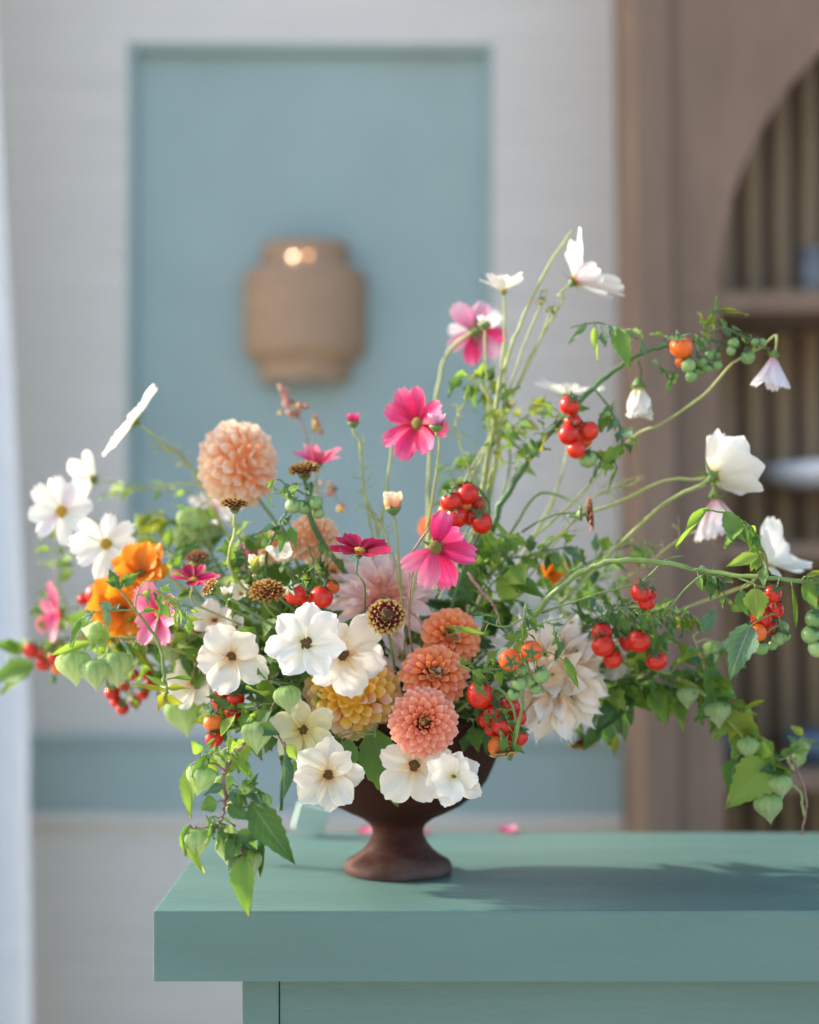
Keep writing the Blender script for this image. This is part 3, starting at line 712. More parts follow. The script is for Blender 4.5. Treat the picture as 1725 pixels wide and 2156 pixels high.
# ---- cream butterfly ranunculus
rk = dict(shape='round', cmat=M_brown, cring=True, smat=M_stem, sr=.0011, group=GW, sepals=True)
open_flower('ranunculus', 'brightest white open bloom at the centre, overlapping a second white bloom', 'flower', 645, 1355, 1.435, (-.12, 1, .25), 84, M_white, count=7, layers=1, el=8, eljit=8, cr=.22, **rk)
open_flower('ranunculus', 'large creamy bloom just right of the brightest white one, turned to the right', 'flower', 722, 1378, 1.475, (.5, .9, -.05), 95, M_cream, count=5, layers=1, el=14, eljit=8, cr=.19, **dict(rk, shape='broad'))
open_flower('ranunculus', 'blush cream bloom with a dark centre left of the white pair', 'flower', 488, 1382, 1.485, (-.15, 1, .1), 84, M_cream, count=5, layers=1, el=10, eljit=12, cr=.17, **dict(rk, shape='broad'))
open_flower('ranunculus', 'pale lemon bloom below left of the yellow orange ball dahlia', 'flower', 640, 1538, 1.49, (-.25, 1, -.05), 74, M_lemon, count=6, layers=1, el=14, eljit=14, cr=.2, **rk)
open_flower('ranunculus', 'cream star shaped bloom at the lower left front of the vase bowl', 'flower', 692, 1632, 1.455, (-.12, 1, -.05), 82, M_cream, count=8, layers=1, el=8, eljit=12, cr=.2, **rk)
open_flower('ranunculus', 'cream bloom hanging below the sharp coral dahlia, its top covered', 'flower', 872, 1612, 1.468, (.0, 1, -.2), 82, M_cream, count=5, layers=1, el=4, eljit=6, cr=.2, **dict(rk, shape='broad'))
open_flower('ranunculus', 'fresh white bloom with a yellow centre lowest right on the vase bowl', 'flower', 956, 1634, 1.425, (-.1, 1, -.05), 68, M_white, count=6, layers=2, el=12, eljit=10, cr=.16, **dict(rk, cmat=M_yelb))
open_flower('ranunculus', 'soft blurred cream bloom at the left behind the blush bloom', 'flower', 408, 1435, 1.58, (-.4, .9, .1), 66, M_cream, count=6, layers=1, el=14, eljit=12, cr=.17, **rk)
open_flower('ranunculus', 'small creamy bloom above the blush bloom, among the stems', 'flower', 452, 1308, 1.56, (-.2, .7, .6), 48, M_cream, count=6, layers=1, el=16, eljit=12, cr=.2, **rk)
open_flower('ranunculus', 'white cup shaped bloom standing above the two red tomatoes', 'flower', 602, 1182, 1.53, (-.25, .5, .7), 48, M_white, count=5, layers=1, el=52, eljit=10, cr=.2, **rk)
open_flower('ranunculus', 'white bloom behind the orange cherry tomatoes right of centre', 'flower', 1120, 1298, 1.60, (.2, .7, .6), 66, M_white, count=6, layers=2, el=22, eljit=12, cr=.2, **rk)
open_flower('ranunculus', 'white upright bloom behind the top of the huge cream dahlia', 'flower', 1212, 1340, 1.66, (.2, .5, .8), 66, M_white, count=6, layers=1, el=40, eljit=14, cr=.2, **rk)
open_flower('ranunculus', 'tiny cream flower between the side view zinnia and the cream blooms', 'flower', 508, 1252, 1.56, (-.2, .7, .5), 30, M_cream, count=6, layers=1, el=30, eljit=14, cr=.2, **rk)

# ---- cosmos
ck_ = dict(shape='cosmos', group=GB)
open_flower('cosmos', 'blush white cosmos with a gold centre, farthest left of the white pair', 'flower', 130, 1077, 1.66, (-.15, 1, .1), 74, [M_blush, M_white], el=10, eljit=10, cr=.18, way=[(250, 1120, 1.68), (420, 1260, 1.66)], **ck_)
open_flower('cosmos', 'white cosmos with a yellow centre, lower right of the left hand pair', 'flower', 224, 1146, 1.62, (-.1, 1, .1), 72, M_white, el=6, eljit=8, cr=.18, way=[(330, 1200, 1.66), (460, 1290, 1.64)], **ck_)
open_flower('cosmos', 'white cosmos seen edge on, highest at the left above the others', 'flower', 284, 887, 1.64, (-.80, .16, .58), 92, M_white, el=5, eljit=5, cr=.15, way=[(320, 915, 1.64), (395, 975, 1.66), (440, 1040, 1.66), (520, 1180, 1.65)], **ck_)
open_flower('cosmos', 'narrow white cosmos turned away behind the left hand pair', 'flower', 196, 1010, 1.72, (-.95, -.25, .1), 64, M_white, el=22, eljit=12, cr=.15, way=[(290, 1030, 1.72), (440, 1030, 1.72), (560, 1200, 1.68)], **ck_)
open_flower('cosmos', 'white cup cosmos in profile on a straight stem, upper right of centre', 'flower', 1061, 612, 1.63, (-.05, .18, 1), 58, M_white, el=34, eljit=10, cr=.15, way=[(1063, 700, 1.63), (1062, 840, 1.63), (1020, 1080, 1.62)], sr=.0015, **ck_)
open_flower('cosmos', 'highest white cosmos with ruffled petals turned to the right', 'flower', 1210, 592, 1.62, (.72, .12, .6), 104, [M_white, M_white, M_blush], count=9, el=32, eljit=14, cr=.14, way=[(1180, 640, 1.62), (1090, 800, 1.63), (1030, 1000, 1.63)], sr=.0013, **ck_)
open_flower('cosmos', 'flat white cosmos in profile behind the upper tomatoes', 'flower', 1192, 830, 1.72, (.12, .12, 1), 74, M_white, el=12, eljit=6, cr=.15, way=[(1200, 900, 1.72), (1170, 1040, 1.7)], **ck_)
open_flower('cosmos', 'closed white bell shaped cosmos hanging below the upper branch', 'flower', 1345, 817, 1.60, (.06, .1, -1), 70, M_white, el=72, eljit=4, cr=.3, way=None, **dict(ck_, shape='round'))
open_flower('cosmos', 'nodding blush bell shaped cosmos at the far upper right', 'flower', 1630, 752, 1.56, (-.12, .05, -1), 74, M_blush, el=58, eljit=8, cr=.2, way=[(1600, 730, 1.57), (1545, 760, 1.58), (1480, 830, 1.6), (1390, 890, 1.6), (1330, 920, 1.62), (1200, 1060, 1.62)], sr=.0014, **ck_)
open_flower('cosmos', 'big round white cosmos seen from behind at the right', 'flower', 1502, 1004, 1.56, (.72, -.36, .45), 116, [M_white], el=34, eljit=2, cr=.13, count=7, way=[(1480, 1022, 1.57), (1400, 1060, 1.58), (1300, 1150, 1.6), (1180, 1270, 1.6)], sr=.0022, smat=M_stemy, **dict(ck_, shape='cup'))
open_flower('cosmos', 'pale pink nodding cosmos below the big round white one', 'flower', 1505, 1050, 1.60, (.12, .1, -1), 90, M_blush, el=64, eljit=6, cr=.2, way=[(1470, 1005, 1.6), (1400, 1008, 1.6), (1300, 1055, 1.6), (1200, 1100, 1.62)], sr=.0016, **ck_)
open_flower('cosmos', 'white cosmos in side view at the far right above the sharp branch', 'flower', 1618, 1188, 1.60, (.45, .45, .6), 92, M_white, el=26, eljit=22, cr=.15, way=[(1560, 1240, 1.66), (1400, 1300, 1.64), (1200, 1400, 1.62)], **ck_)
open_flower('cosmos', 'mauve pink cosmos seen from behind, high above the magenta one', 'flower', 1000, 698, 1.70, (.1, -.9, .1), 70, [M_mauve, M_blush, M_mag], el=8, eljit=14, cr=.16, way=[(945, 740, 1.7), (925, 800, 1.69), (905, 950, 1.68), (900, 1150, 1.66)], sr=.0022, **ck_)
open_flower('cosmos', 'open magenta cosmos with an olive centre, upper middle', 'flower', 880, 892, 1.56, (-.5, .85, .1), 80, M_mag, el=12, eljit=14, cr=.19, cmat=M_yelb, way=[(838, 900, 1.6), (825, 960, 1.6), (812, 1060, 1.6)], sr=.0014, **ck_)
open_flower('cosmos', 'deep crimson cosmos with a bright yellow centre, facing up at the middle', 'flower', 757, 1162, 1.47, (.12, .42, .9), 68, M_crim, el=14, eljit=8, cr=.22, way=[(768, 1240, 1.47), (775, 1330, 1.5)], smat=M_stemd, sr=.001, **ck_)
open_flower('cosmos', 'pink magenta cosmos with drooping petals right of the crimson one', 'flower', 917, 1153, 1.435, (.15, .85, .10), 86, [M_mag, M_mag, M_pink], el=-18, eljit=18, cr=.17, count=8, skip=(2, 3), spin=.5, cmat=M_yelb, way=[(870, 1200, 1.46), (862, 1320, 1.48)], smat=M_stemb, sr=.001, **ck_)
open_flower('cosmos', 'bright pink cosmos in profile right of the tall peach dahlia', 'flower', 668, 978, 1.62, (.12, .12, 1), 60, M_pink, el=26, eljit=20, cr=.2, cmat=M_brown, way=[(668, 1060, 1.62)], **ck_)
open_flower('cosmos', 'small dark red cosmos with a yellow eye left of the stems', 'flower', 408, 1222, 1.52, (.15, .4, .85), 52, [M_crim, M_mag], el=18, eljit=12, cr=.2, way=[(440, 1290, 1.54)], **ck_)
open_flower('cosmos', 'rose pink cosmos behind the tomato shoot at the left', 'flower', 335, 1290, 1.52, (-.5, .85, -.05), 76, M_pink, el=10, eljit=22, cr=.15, way=[(400, 1330, 1.56)], **ck_)
open_flower('cosmos', 'blurred pink cosmos farthest left above the red berries', 'flower', 125, 1290, 1.74, (-.7, .5, -.2), 64, M_pink, el=18, eljit=22, cr=.18, count=6, way=[(200, 1310, 1.72), (380, 1360, 1.68)], **ck_)
open_flower('cosmos', 'violet petalled flower deep among the stems under the peach dahlia', 'flower', 535, 1175, 1.68, (-.2, .8, .3), 46, M_mauve, el=20, eljit=22, cr=.18, **ck_)
open_flower('cosmos', 'pale lilac flower low behind the peach dahlia at the left', 'flower', 448, 1075, 1.80, (-.4, .8, .3), 58, M_blush, el=20, eljit=18, cr=.12, **ck_)

# ---- orange blooms
open_flower('orange_bloom', 'ruffled orange flower at the left under the white cosmos pair', 'flower', 300, 1208, 1.58, (-.15, .7, .6), 72, M_orange, shape='round', count=6, layers=2, el=24, eljit=18, cr=.18, cmat=M_yelb, group='orange blooms at the left')
open_flower('orange_bloom', 'large orange flower facing forward behind the tomato shoot', 'flower', 262, 1282, 1.60, (-.2, 1, .0), 78, M_orange, shape='round', count=6, layers=2, el=14, eljit=16, cr=.18, cmat=M_brown, group='orange blooms at the left')
open_flower('orange_bloom', 'small orange flower half hidden left of the blush bloom', 'flower', 396, 1350, 1.62, (-.2, .9, .3), 42, M_orange, shape='round', count=6, layers=1, el=18, eljit=16, cr=.2, cmat=M_yelb, group='orange blooms at the left')
open_flower('orange_bloom', 'blurred orange flower behind the stems at the right', 'flower', 1160, 1212, 1.76, (.2, .8, .4), 38, M_orange, shape='round', count=6, layers=2, el=30, eljit=16, cr=.2, cmat=M_yelb, group='orange blooms at the right')
# ---- zinnias
zk = dict(shape='scale', cat='zinnia', group=GZ, inner=.5, core=M_brown, sr=.0016)
dahlia('zinnia', 'dark red zinnia with yellow petal tips in front of the pale pink dahlia', 814, 1294, 1.45, (.0, .85, .5), 42, M_zin, count=80, th0=18, th1=110, l0=.36, l1=.5, power=.6, squash=.8, **zk)
dahlia('zinnia', 'brown and gold zinnia in side view left of the two red tomatoes', 563, 1240, 1.50, (.0, .35, .9), 41, M_zinor, count=85, th0=10, th1=110, l0=.38, l1=.5, power=.62, squash=.75, **zk)
dahlia('zinnia', 'small dark zinnia on a tall yellow stem below the peach dahlia', 494, 1058, 1.52, (.02, .2, 1), 31, M_zin, count=60, th0=15, th1=105, l0=.4, l1=.5, power=.6, squash=.6, way=[(496, 1130, 1.53), (492, 1230, 1.54)], smat=M_stemy, **dict(zk, sr=.0018))
dahlia('zinnia', 'brown zinnia head on a thick green stem under the bright pink petals', 640, 985, 1.58, (-.1, .3, .9), 36, M_zin, count=60, th0=10, th1=105, l0=.4, l1=.5, power=.6, squash=.55, way=[(658, 1040, 1.58), (660, 1120, 1.58)], smat=M_stemd, **dict(zk, sr=.0030))
dahlia('zinnia', 'dried pinkish brown flower head at the left above the dark red cosmos', 415, 1170, 1.56, (-.1, .3, .9), 27, M_dried, count=50, th0=10, th1=105, l0=.4, l1=.5, power=.6, squash=.7, **zk)
dahlia('zinnia', 'rust brown zinnia seen edge on at the end of a stem right of centre', 1243, 1082, 1.56, (1, .15, .1), 38, M_dried, count=60, th0=10, th1=100, l0=.4, l1=.5, power=.6, squash=.3, way=[(1205, 1070, 1.57), (1120, 1040, 1.6), (1060, 1120, 1.6)], **zk)
dahlia('zinnia', 'little orange and brown zinnia edge on beside the dark red cosmos', 440, 1236, 1.47, (-.6, .4, .5), 24, M_zinor, count=36, th0=10, th1=100, l0=.5, l1=.7, power=.6, squash=.35, way=[(500, 1270, 1.48), (560, 1310, 1.5)], **zk)
dahlia('zinnia', 'flat golden zinnia in profile below the red tomatoes at the vase rim', 1060, 1586, 1.46, (.12, .15, -1), 32, M_zinor, count=30, th0=20, th1=88, l0=.6, l1=.8, power=.5, squash=.25, way=[(1062, 1555, 1.47), (1040, 1510, 1.5)], **zk)
dahlia('zinnia', 'blurred yellow brown zinnia hanging below the leaves right of the huge dahlia', 1228, 1568, 1.66, (.1, .2, -1), 32, M_zinor, count=40, th0=15, th1=95, l0=.5, l1=.7, power=.6, squash=.5, way=[(1220, 1530, 1.66), (1150, 1480, 1.65)], **zk)

# ---- buds
def bud(label, x, y, Y, rpx, n, mat, way=(), tall=1.5, smat=None, count=6, sr=.0012, name='flower_bud'):
    n = nv(n); r = rpx/F*Y; head = P(x, y, Y); t = thing(name, label, 'bud', head, 'flower buds in the arrangement'); Fm = frame(n)
    for k in range(count):
        obj('petal', withmat(random.choice(PM['round']), mat), t, Fm @ pmat(2*PI*k/count, R(78+random.uniform(-4, 6)), r*.75, -r*.3, r*tall*1.3, .95))
    obj('bud_heart', withmat(D_dome, mat), t, Fm @ Matrix.Translation((0, 0, -r*.2)) @ Matrix.Diagonal((r*.8, r*.8, r*tall*1.5, 1)))
    obj('calyx', withmat(D_cup, M_calyx), t, Fm @ Matrix.Translation((0, 0, -r*.15)) @ Matrix.Diagonal((r*1.05, r*1.05, r*.9, 1)))
    for k in range(5): obj('sepal', withmat(random.choice(LM['sepal']), M_calyx), t, Fm @ pmat(2*PI*k/5, R(50+random.uniform(-30, 10)), r*.7, -r*.3, r*1.1))
    if way is not None: make_stem(t, head-n*r*.9, n, way, smat or M_stemy, sr, True, .01)
    return t
bud('purple bud on a slim knobbly stem above the crimson cosmos', 744, 888, 1.60, 13, (0, .1, 1), M_mag, way=[(758, 940, 1.6), (762, 990, 1.6), (770, 1060, 1.6), (790, 1110, 1.6)], tall=1.3, sr=.0016)
bud('mauve bud in front of the right side of the open magenta cosmos', 919, 894, 1.52, 16, (0, .1, 1), M_mauve, way=[(925, 950, 1.53), (908, 1080, 1.56)], tall=1.4)
bud('round cream and peach bud at the centre above the crimson cosmos', 828, 1066, 1.54, 19, (-.05, .1, 1), M_peach, way=[(835, 1130, 1.55)], tall=1.5)
bud('white bud in front of the mauve pink cosmos at the top', 1021, 680, 1.62, 15, (0, .1, 1), M_white, way=[(1022, 760, 1.62), (1030, 900, 1.62), (1020, 1050, 1.62)], tall=1.1)
bud('tiny green bud left of the highest white cosmos', 1140, 634, 1.62, 10, (0, .2, -.6), M_lemon, way=[(1150, 610, 1.62), (1110, 700, 1.63), (1060, 860, 1.63), (1030, 1010, 1.62)], tall=.8)
bud('small green bud under the highest white cosmos', 1168, 652, 1.62, 10, (.6, .2, .1), M_lemon, way=[(1150, 660, 1.62), (1080, 820, 1.63)], tall=.8)
bud('pale round bud just left of the upper tomatoes', 1076, 850, 1.62, 11, (.5, .2, .2), M_lemon, way=[(1055, 870, 1.62)], tall=.9)
bud('pale green bud at the left of the white cup shaped bloom', 540, 1190, 1.52, 18, (0, .1, 1), M_lemon, way=[(545, 1240, 1.53)], tall=1.2)
bud('knobbly white bud above the cream bloom at left', 478, 1250, 1.50, 13, (0, .1, 1), M_cream, way=[(500, 1300, 1.53)], tall=1.1)

# ================================================================== BRANCHES
A = dict
sprig('tomato_branch', 'high arching branch with one orange tomato and a red cluster, upper right', 'branch',
  [(960, 1430, 1.60), (1035, 1120, 1.60), (1085, 1010, 1.60), (1150, 920, 1.59), (1250, 815, 1.59), (1330, 755, 1.58), (1400, 728, 1.57), (1480, 715, 1.57), (1560, 728, 1.57)], .0040, .0014, M_stemd,
  toms=[(1200, 853, 1.56, 24, T_red), (1206, 888, 1.57, 21, T_red), (1198, 914, 1.56, 24, T_red), (1240, 908, 1.57, 21, T_red), (1214, 946, 1.56, 21, T_red), (1228, 925, 1.58, 20, T_org), (1238, 966, 1.57, 19, T_grn),
        (1435, 730, 1.55, 25, T_org), (1438, 760, 1.57, 17, T_org), (1450, 770, 1.55, 15, T_grn), (1456, 792, 1.55, 14, T_grn), (1478, 762, 1.56, 12, T_grn), (1494, 748, 1.56, 12, T_grn), (1490, 775, 1.56, 12, T_grn), (1510, 768, 1.56, 11, T_grn), (1470, 780, 1.57, 13, T_grn), (1508, 745, 1.57, 11, T_grn),
        (1545, 722, 1.56, 12, T_grn), (1540, 738, 1.56, 11, T_grn), (1575, 752, 1.56, 15, T_grn), (1590, 720, 1.56, 9, T_grn), (1605, 722, 1.57, 9, T_grn)],
  side=[([(1480, 715, 1.57), (1492, 680, 1.57), (1500, 655, 1.56), (1560, 655, 1.56)], .0012, .0006), ([(1250, 815, 1.59), (1290, 870, 1.58), (1310, 930, 1.58), (1270, 970, 1.58)], .0013, .0008),
        ([(1330, 755, 1.58), (1300, 700, 1.58), (1260, 680, 1.58), (1200, 690, 1.58)], .0012, .0006), ([(1345, 760, 1.58), (1350, 785, 1.59), (1346, 808, 1.6)], .0010, .0008), ([(1480, 715, 1.57), (1520, 690, 1.56), (1560, 705, 1.56), (1600, 725, 1.56), (1622, 735, 1.56)], .0012, .0007)],
  leaves=[((1255, 690, 1.57), (1252, 755, 1.56), 22, 'curl', G_light), ((1300, 690, 1.57), (1325, 780, 1.56), 36, 'ovate', G_mid), ((1235, 685, 1.58), (1195, 720, 1.58), 20, 'curl', G_blue), ((1500, 660, 1.56), (1485, 700, 1.56), 16, 'curl', G_yel), ((1510, 652, 1.56), (1580, 660, 1.56), 14, 'curl', G_yel), ((1270, 970, 1.57), (1320, 935, 1.57), 30, 'lobed', G_light), ((1262, 975, 1.57), (1300, 985, 1.57), 30, 'lobed', G_light), ((1300, 985, 1.57), (1275, 1045, 1.6), 8, 'lance', G_light)],
  autos=[A(path=[(1240, 680, 1.58), (1340, 700, 1.57), (1430, 715, 1.57)], n=16, l=34, mats=[G_mid, G_blue, G_light], kinds=('lobed', 'curl')),
         A(path=[(1440, 715, 1.57), (1490, 690, 1.57), (1500, 660, 1.57), (1560, 700, 1.57), (1610, 720, 1.57)], n=16, l=28, mats=[G_mid, G_light, G_yel, G_blue], kinds=('lobed', 'curl')),
         A(path=[(1290, 820, 1.58), (1300, 880, 1.58), (1310, 950, 1.58), (1250, 980, 1.58)], n=20, l=36, mats=[G_mid, G_light, G_blue], kinds=('lobed',)),
         A(path=[(1070, 1000, 1.6), (1100, 930, 1.6), (1160, 900, 1.59), (1180, 860, 1.59)], n=20, l=36, mats=[G_light, G_mid, G_yel], kinds=('lobed', 'curl')),
         A(path=[(1355, 755, 1.58), (1400, 775, 1.57), (1420, 790, 1.57)], n=8, l=28, mats=[G_mid, G_blue], kinds=('curl', 'lobed'))], group=GT)
sprig('tomato_branch', 'sharp green branch running level to the right edge with red, orange and green tomatoes', 'branch',
  [(1010, 1440, 1.56), (1120, 1300, 1.52), (1210, 1215, 1.49), (1290, 1182, 1.47), (1380, 1183, 1.46), (1480, 1203, 1.45), (1600, 1216, 1.43), (1735, 1226, 1.42)], .0032, .0020, M_stem,
  toms=[(1628, 1250, 1.43, 22, T_red), (1604, 1300, 1.44, 24, T_red), (1634, 1284, 1.44, 20, T_red), (1620, 1320, 1.45, 20, T_red), (1594, 1333, 1.43, 21, T_org), (1640, 1345, 1.44, 14, T_grn), (1604, 1365, 1.43, 15, T_grn), (1628, 1358, 1.44, 12, T_grn), (1655, 1340, 1.44, 12, T_grn), (1648, 1322, 1.45, 13, T_grn),
        (1716, 1303, 1.42, 21, T_grn), (1708, 1337, 1.42, 22, T_grn), (1722, 1366, 1.42, 20, T_grn), (1350, 1246, 1.48, 21, T_red), (1370, 1250, 1.49, 15, T_red), (1362, 1268, 1.49, 18, T_red)],
  side=[([(1610, 1216, 1.43), (1615, 1180, 1.43), (1590, 1130, 1.43), (1560, 1100, 1.43), (1530, 1082, 1.43), (1480, 1072, 1.42)], .0014, .0008), ([(1490, 1206, 1.45), (1460, 1225, 1.46), (1400, 1290, 1.48)], .0012, .0008), ([(1500, 1206, 1.45), (1520, 1240, 1.46), (1535, 1270, 1.46)], .0010, .0006),
        ([(1545, 1210, 1.44), (1590, 1232, 1.43), (1625, 1250, 1.43), (1650, 1340, 1.44)], .0012, .0008), ([(1735, 1226, 1.42), (1730, 1280, 1.42), (1740, 1360, 1.42)], .0012, .0008), ([(1140, 1290, 1.52), (1260, 1250, 1.5), (1350, 1225, 1.49), (1400, 1180, 1.48), (1440, 1170, 1.48)], .0013, .0007)],
  leaves=[((1490, 1072, 1.42), (1416, 1142, 1.42), 26, 'curl', G_light), ((1528, 1078, 1.42), (1570, 1145, 1.42), 44, 'ovate', G_dark), ((1565, 1100, 1.42), (1520, 1150, 1.42), 36, 'ovate', G_light), ((1580, 1110, 1.42), (1600, 1190, 1.43), 28, 'curl', G_mid), ((1595, 1170, 1.42), (1528, 1190, 1.42), 30, 'ovate', G_light), ((1600, 1160, 1.43), (1578, 1200, 1.43), 30, 'ovate', G_yel),
          ((1580, 1318, 1.42), (1533, 1424, 1.41), 58, 'ovate', G_blue, Vector((-.3, -1, .1))), ((1590, 1240, 1.42), (1595, 1310, 1.42), 46, 'ovate', G_light, Vector((-.2, -1, .2))), ((1560, 1245, 1.425), (1575, 1300, 1.425), 40, 'ovate', G_mid), ((1668, 1235, 1.42), (1680, 1322, 1.42), 16, 'curl', G_light), ((1690, 1230, 1.42), (1728, 1285, 1.42), 40, 'ovate', G_mid), ((1700, 1215, 1.42), (1735, 1200, 1.42), 24, 'curl', G_yel)],
  autos=[A(path=[(1455, 1200, 1.45), (1520, 1215, 1.45)], n=14, l=34, mats=[G_dark, G_mid], kinds=('ovate', 'lobed')), A(path=[(1680, 1222, 1.42), (1735, 1226, 1.42)], n=8, l=38, mats=[G_mid, G_blue, G_dark], kinds=('ovate',)),
         A(path=[(1520, 1080, 1.43), (1580, 1110, 1.43), (1610, 1190, 1.43)], n=12, l=34, mats=[G_mid, G_dark, G_light], kinds=('ovate', 'curl')), A(path=[(1500, 1206, 1.45), (1520, 1240, 1.46), (1540, 1280, 1.46)], n=6, l=24, mats=[G_mid, G_light], kinds=('lobed',)),
         A(path=[(1230, 1260, 1.5), (1340, 1290, 1.5), (1440, 1300, 1.5)], n=26, l=32, mats=[G_dark, G_mid, G_blue], kinds=('lobed', 'curl'))], group=GT)
sprig('tomato_branch', 'red tomatoes in a loose row right of the huge cream dahlia', 'branch',
  [(1050, 1450, 1.60), (1170, 1360, 1.58), (1270, 1310, 1.56), (1340, 1310, 1.55), (1400, 1350, 1.55)], .0026, .0012, M_stem,
  toms=[(1268, 1333, 1.54, 24, T_red), (1270, 1360, 1.53, 24, T_red), (1291, 1388, 1.54, 23, T_red), (1325, 1350, 1.55, 23, T_red), (1346, 1350, 1.53, 27, T_red), (1383, 1390, 1.53, 25, T_red)],
  autos=[A(n=26, l=36, mats=[G_mid, G_dark, G_light], kinds=('lobed', 'curl')), A(path=[(1200, 1290, 1.57), (1300, 1280, 1.57), (1420, 1300, 1.57)], n=24, l=34, mats=[G_mid, G_blue, G_dark], kinds=('lobed', 'curl'))], group=GT)
sprig('tomato_branch', 'upright truss with two orange tomatoes and star calyxes before the huge cream dahlia', 'branch',
  [(1075, 1600, 1.47), (1098, 1500, 1.44), (1102, 1420, 1.43), (1100, 1340, 1.42), (1108, 1270, 1.42)], .0018, .0010, M_stem,
  toms=[(1074, 1390, 1.415, 22, T_org, (.1, -1, -.25)), (1119, 1371, 1.415, 23, T_org, (-.1, -1, -.3)), (1140, 1422, 1.42, 19, T_grn), (1115, 1432, 1.43, 15, T_grn), (1093, 1440, 1.42, 16, T_grn), (1082, 1462, 1.42, 15, T_grn), (1128, 1450, 1.43, 12, T_grn), (1100, 1412, 1.43, 15, T_grn)],
  side=[([(1102, 1412, 1.43), (1060, 1408, 1.43), (1000, 1412, 1.43), (960, 1400, 1.42)], .0012, .0006), ([(1110, 1300, 1.42), (1060, 1320, 1.42), (1000, 1300, 1.42)], .0009, .0005), ([(1105, 1330, 1.42), (1150, 1310, 1.42), (1190, 1300, 1.42)], .0008, .0005), ([(1103, 1370, 1.42), (1160, 1375, 1.42), (1200, 1400, 1.42)], .0009, .0005), ([(1105, 1440, 1.43), (1140, 1450, 1.43), (1165, 1465, 1.43)], .0006, .0004)],
  leaves=[((1050, 1300, 1.42), (1000, 1290, 1.42), 14, 'curl', G_mid), ((1020, 1335, 1.42), (930, 1315, 1.42), 20, 'curl', G_light), ((1190, 1385, 1.42), (1222, 1452, 1.42), 28, 'curl', G_mid), ((1100, 1350, 1.42), (1075, 1390, 1.42), 20, 'ovate', G_light)],
  autos=[A(path=[(1108, 1265, 1.42), (1104, 1330, 1.42), (1102, 1390, 1.43)], n=18, l=26, mats=[G_mid, G_light, G_dark], kinds=('ovate', 'curl'), spread=1.3), A(path=[(960, 1402, 1.42), (1010, 1412, 1.43), (1060, 1400, 1.43)], n=14, l=34, mats=[G_mid, G_light], kinds=('lobed',)),
         A(path=[(1120, 1310, 1.42), (1170, 1320, 1.42), (1190, 1370, 1.42)], n=8, l=26, mats=[G_mid, G_dark], kinds=('ovate',))], group=GT)
for (x, y) in ():
    pass
sprig('tomato_branch', 'shaded red tomato cluster hanging at the right side of the vase rim', 'branch',
  [(960, 1500, 1.52), (1030, 1450, 1.47), (1070, 1470, 1.465), (1085, 1530, 1.465), (1070, 1600, 1.465)], .0018, .0010, M_stem,
  toms=[(1010, 1463, 1.47, 29, T_red), (1042, 1495, 1.48, 25, T_red), (1072, 1490, 1.48, 25, T_red), (1060, 1524, 1.475, 24, T_red), (1090, 1512, 1.475, 20, T_red), (1092, 1552, 1.475, 22, T_red), (1066, 1560, 1.48, 20, T_red), (1036, 1535, 1.485, 18, T_red), (1050, 1572, 1.48, 22, T_org), (1026, 1513, 1.49, 22, T_red)],
  autos=[A(path=[(1000, 1500, 1.47), (1060, 1500, 1.46), (1075, 1580, 1.46)], n=12, l=26, mats=[G_dark, G_mid], kinds=('lobed',))], group=GT)
sprig('tomato_branch', 'glossy red tomato cluster above the drooping pink cosmos at the centre', 'branch',
  [(920, 1400, 1.56), (975, 1200, 1.56), (1030, 1080, 1.56), (1010, 1030, 1.555)], .0022, .0012, M_stemd,
  toms=[(952, 1055, 1.53, 23, T_red), (985, 1040, 1.53, 23, T_red), (975, 1065, 1.54, 20, T_org), (962, 1088, 1.53, 24, T_red), (992, 1088, 1.54, 22, T_red), (1014, 1100, 1.53, 25, T_red), (940, 1078, 1.54, 19, T_org), (1004, 1060, 1.55, 18, T_red)],
  autos=[A(path=[(1000, 1100, 1.57), (1060, 1150, 1.57), (1000, 1200, 1.56)], n=16, l=42, mats=[G_mid, G_dark, G_light], kinds=('lobed', 'lance'))], group=GT)
sprig('tomato_branch', 'two round red tomatoes side by side above the brightest white bloom', 'branch',
  [(680, 1420, 1.55), (640, 1280, 1.52), (660, 1200, 1.51), (650, 1150, 1.52)], .0018, .0010, M_stemd,
  toms=[(622, 1252, 1.48, 25, T_red), (677, 1257, 1.485, 25, T_red), (652, 1262, 1.50, 22, T_red), (700, 1235, 1.53, 16, T_org)],
  autos=[A(path=[(610, 1215, 1.5), (660, 1205, 1.5), (690, 1220, 1.5)], n=14, l=24, mats=[G_dark, G_mid], kinds=('lobed', 'curl')), A(path=[(660, 1140, 1.53), (700, 1180, 1.53)], n=10, l=32, mats=[G_dark, G_mid], kinds=('lobed',))], group=GT)
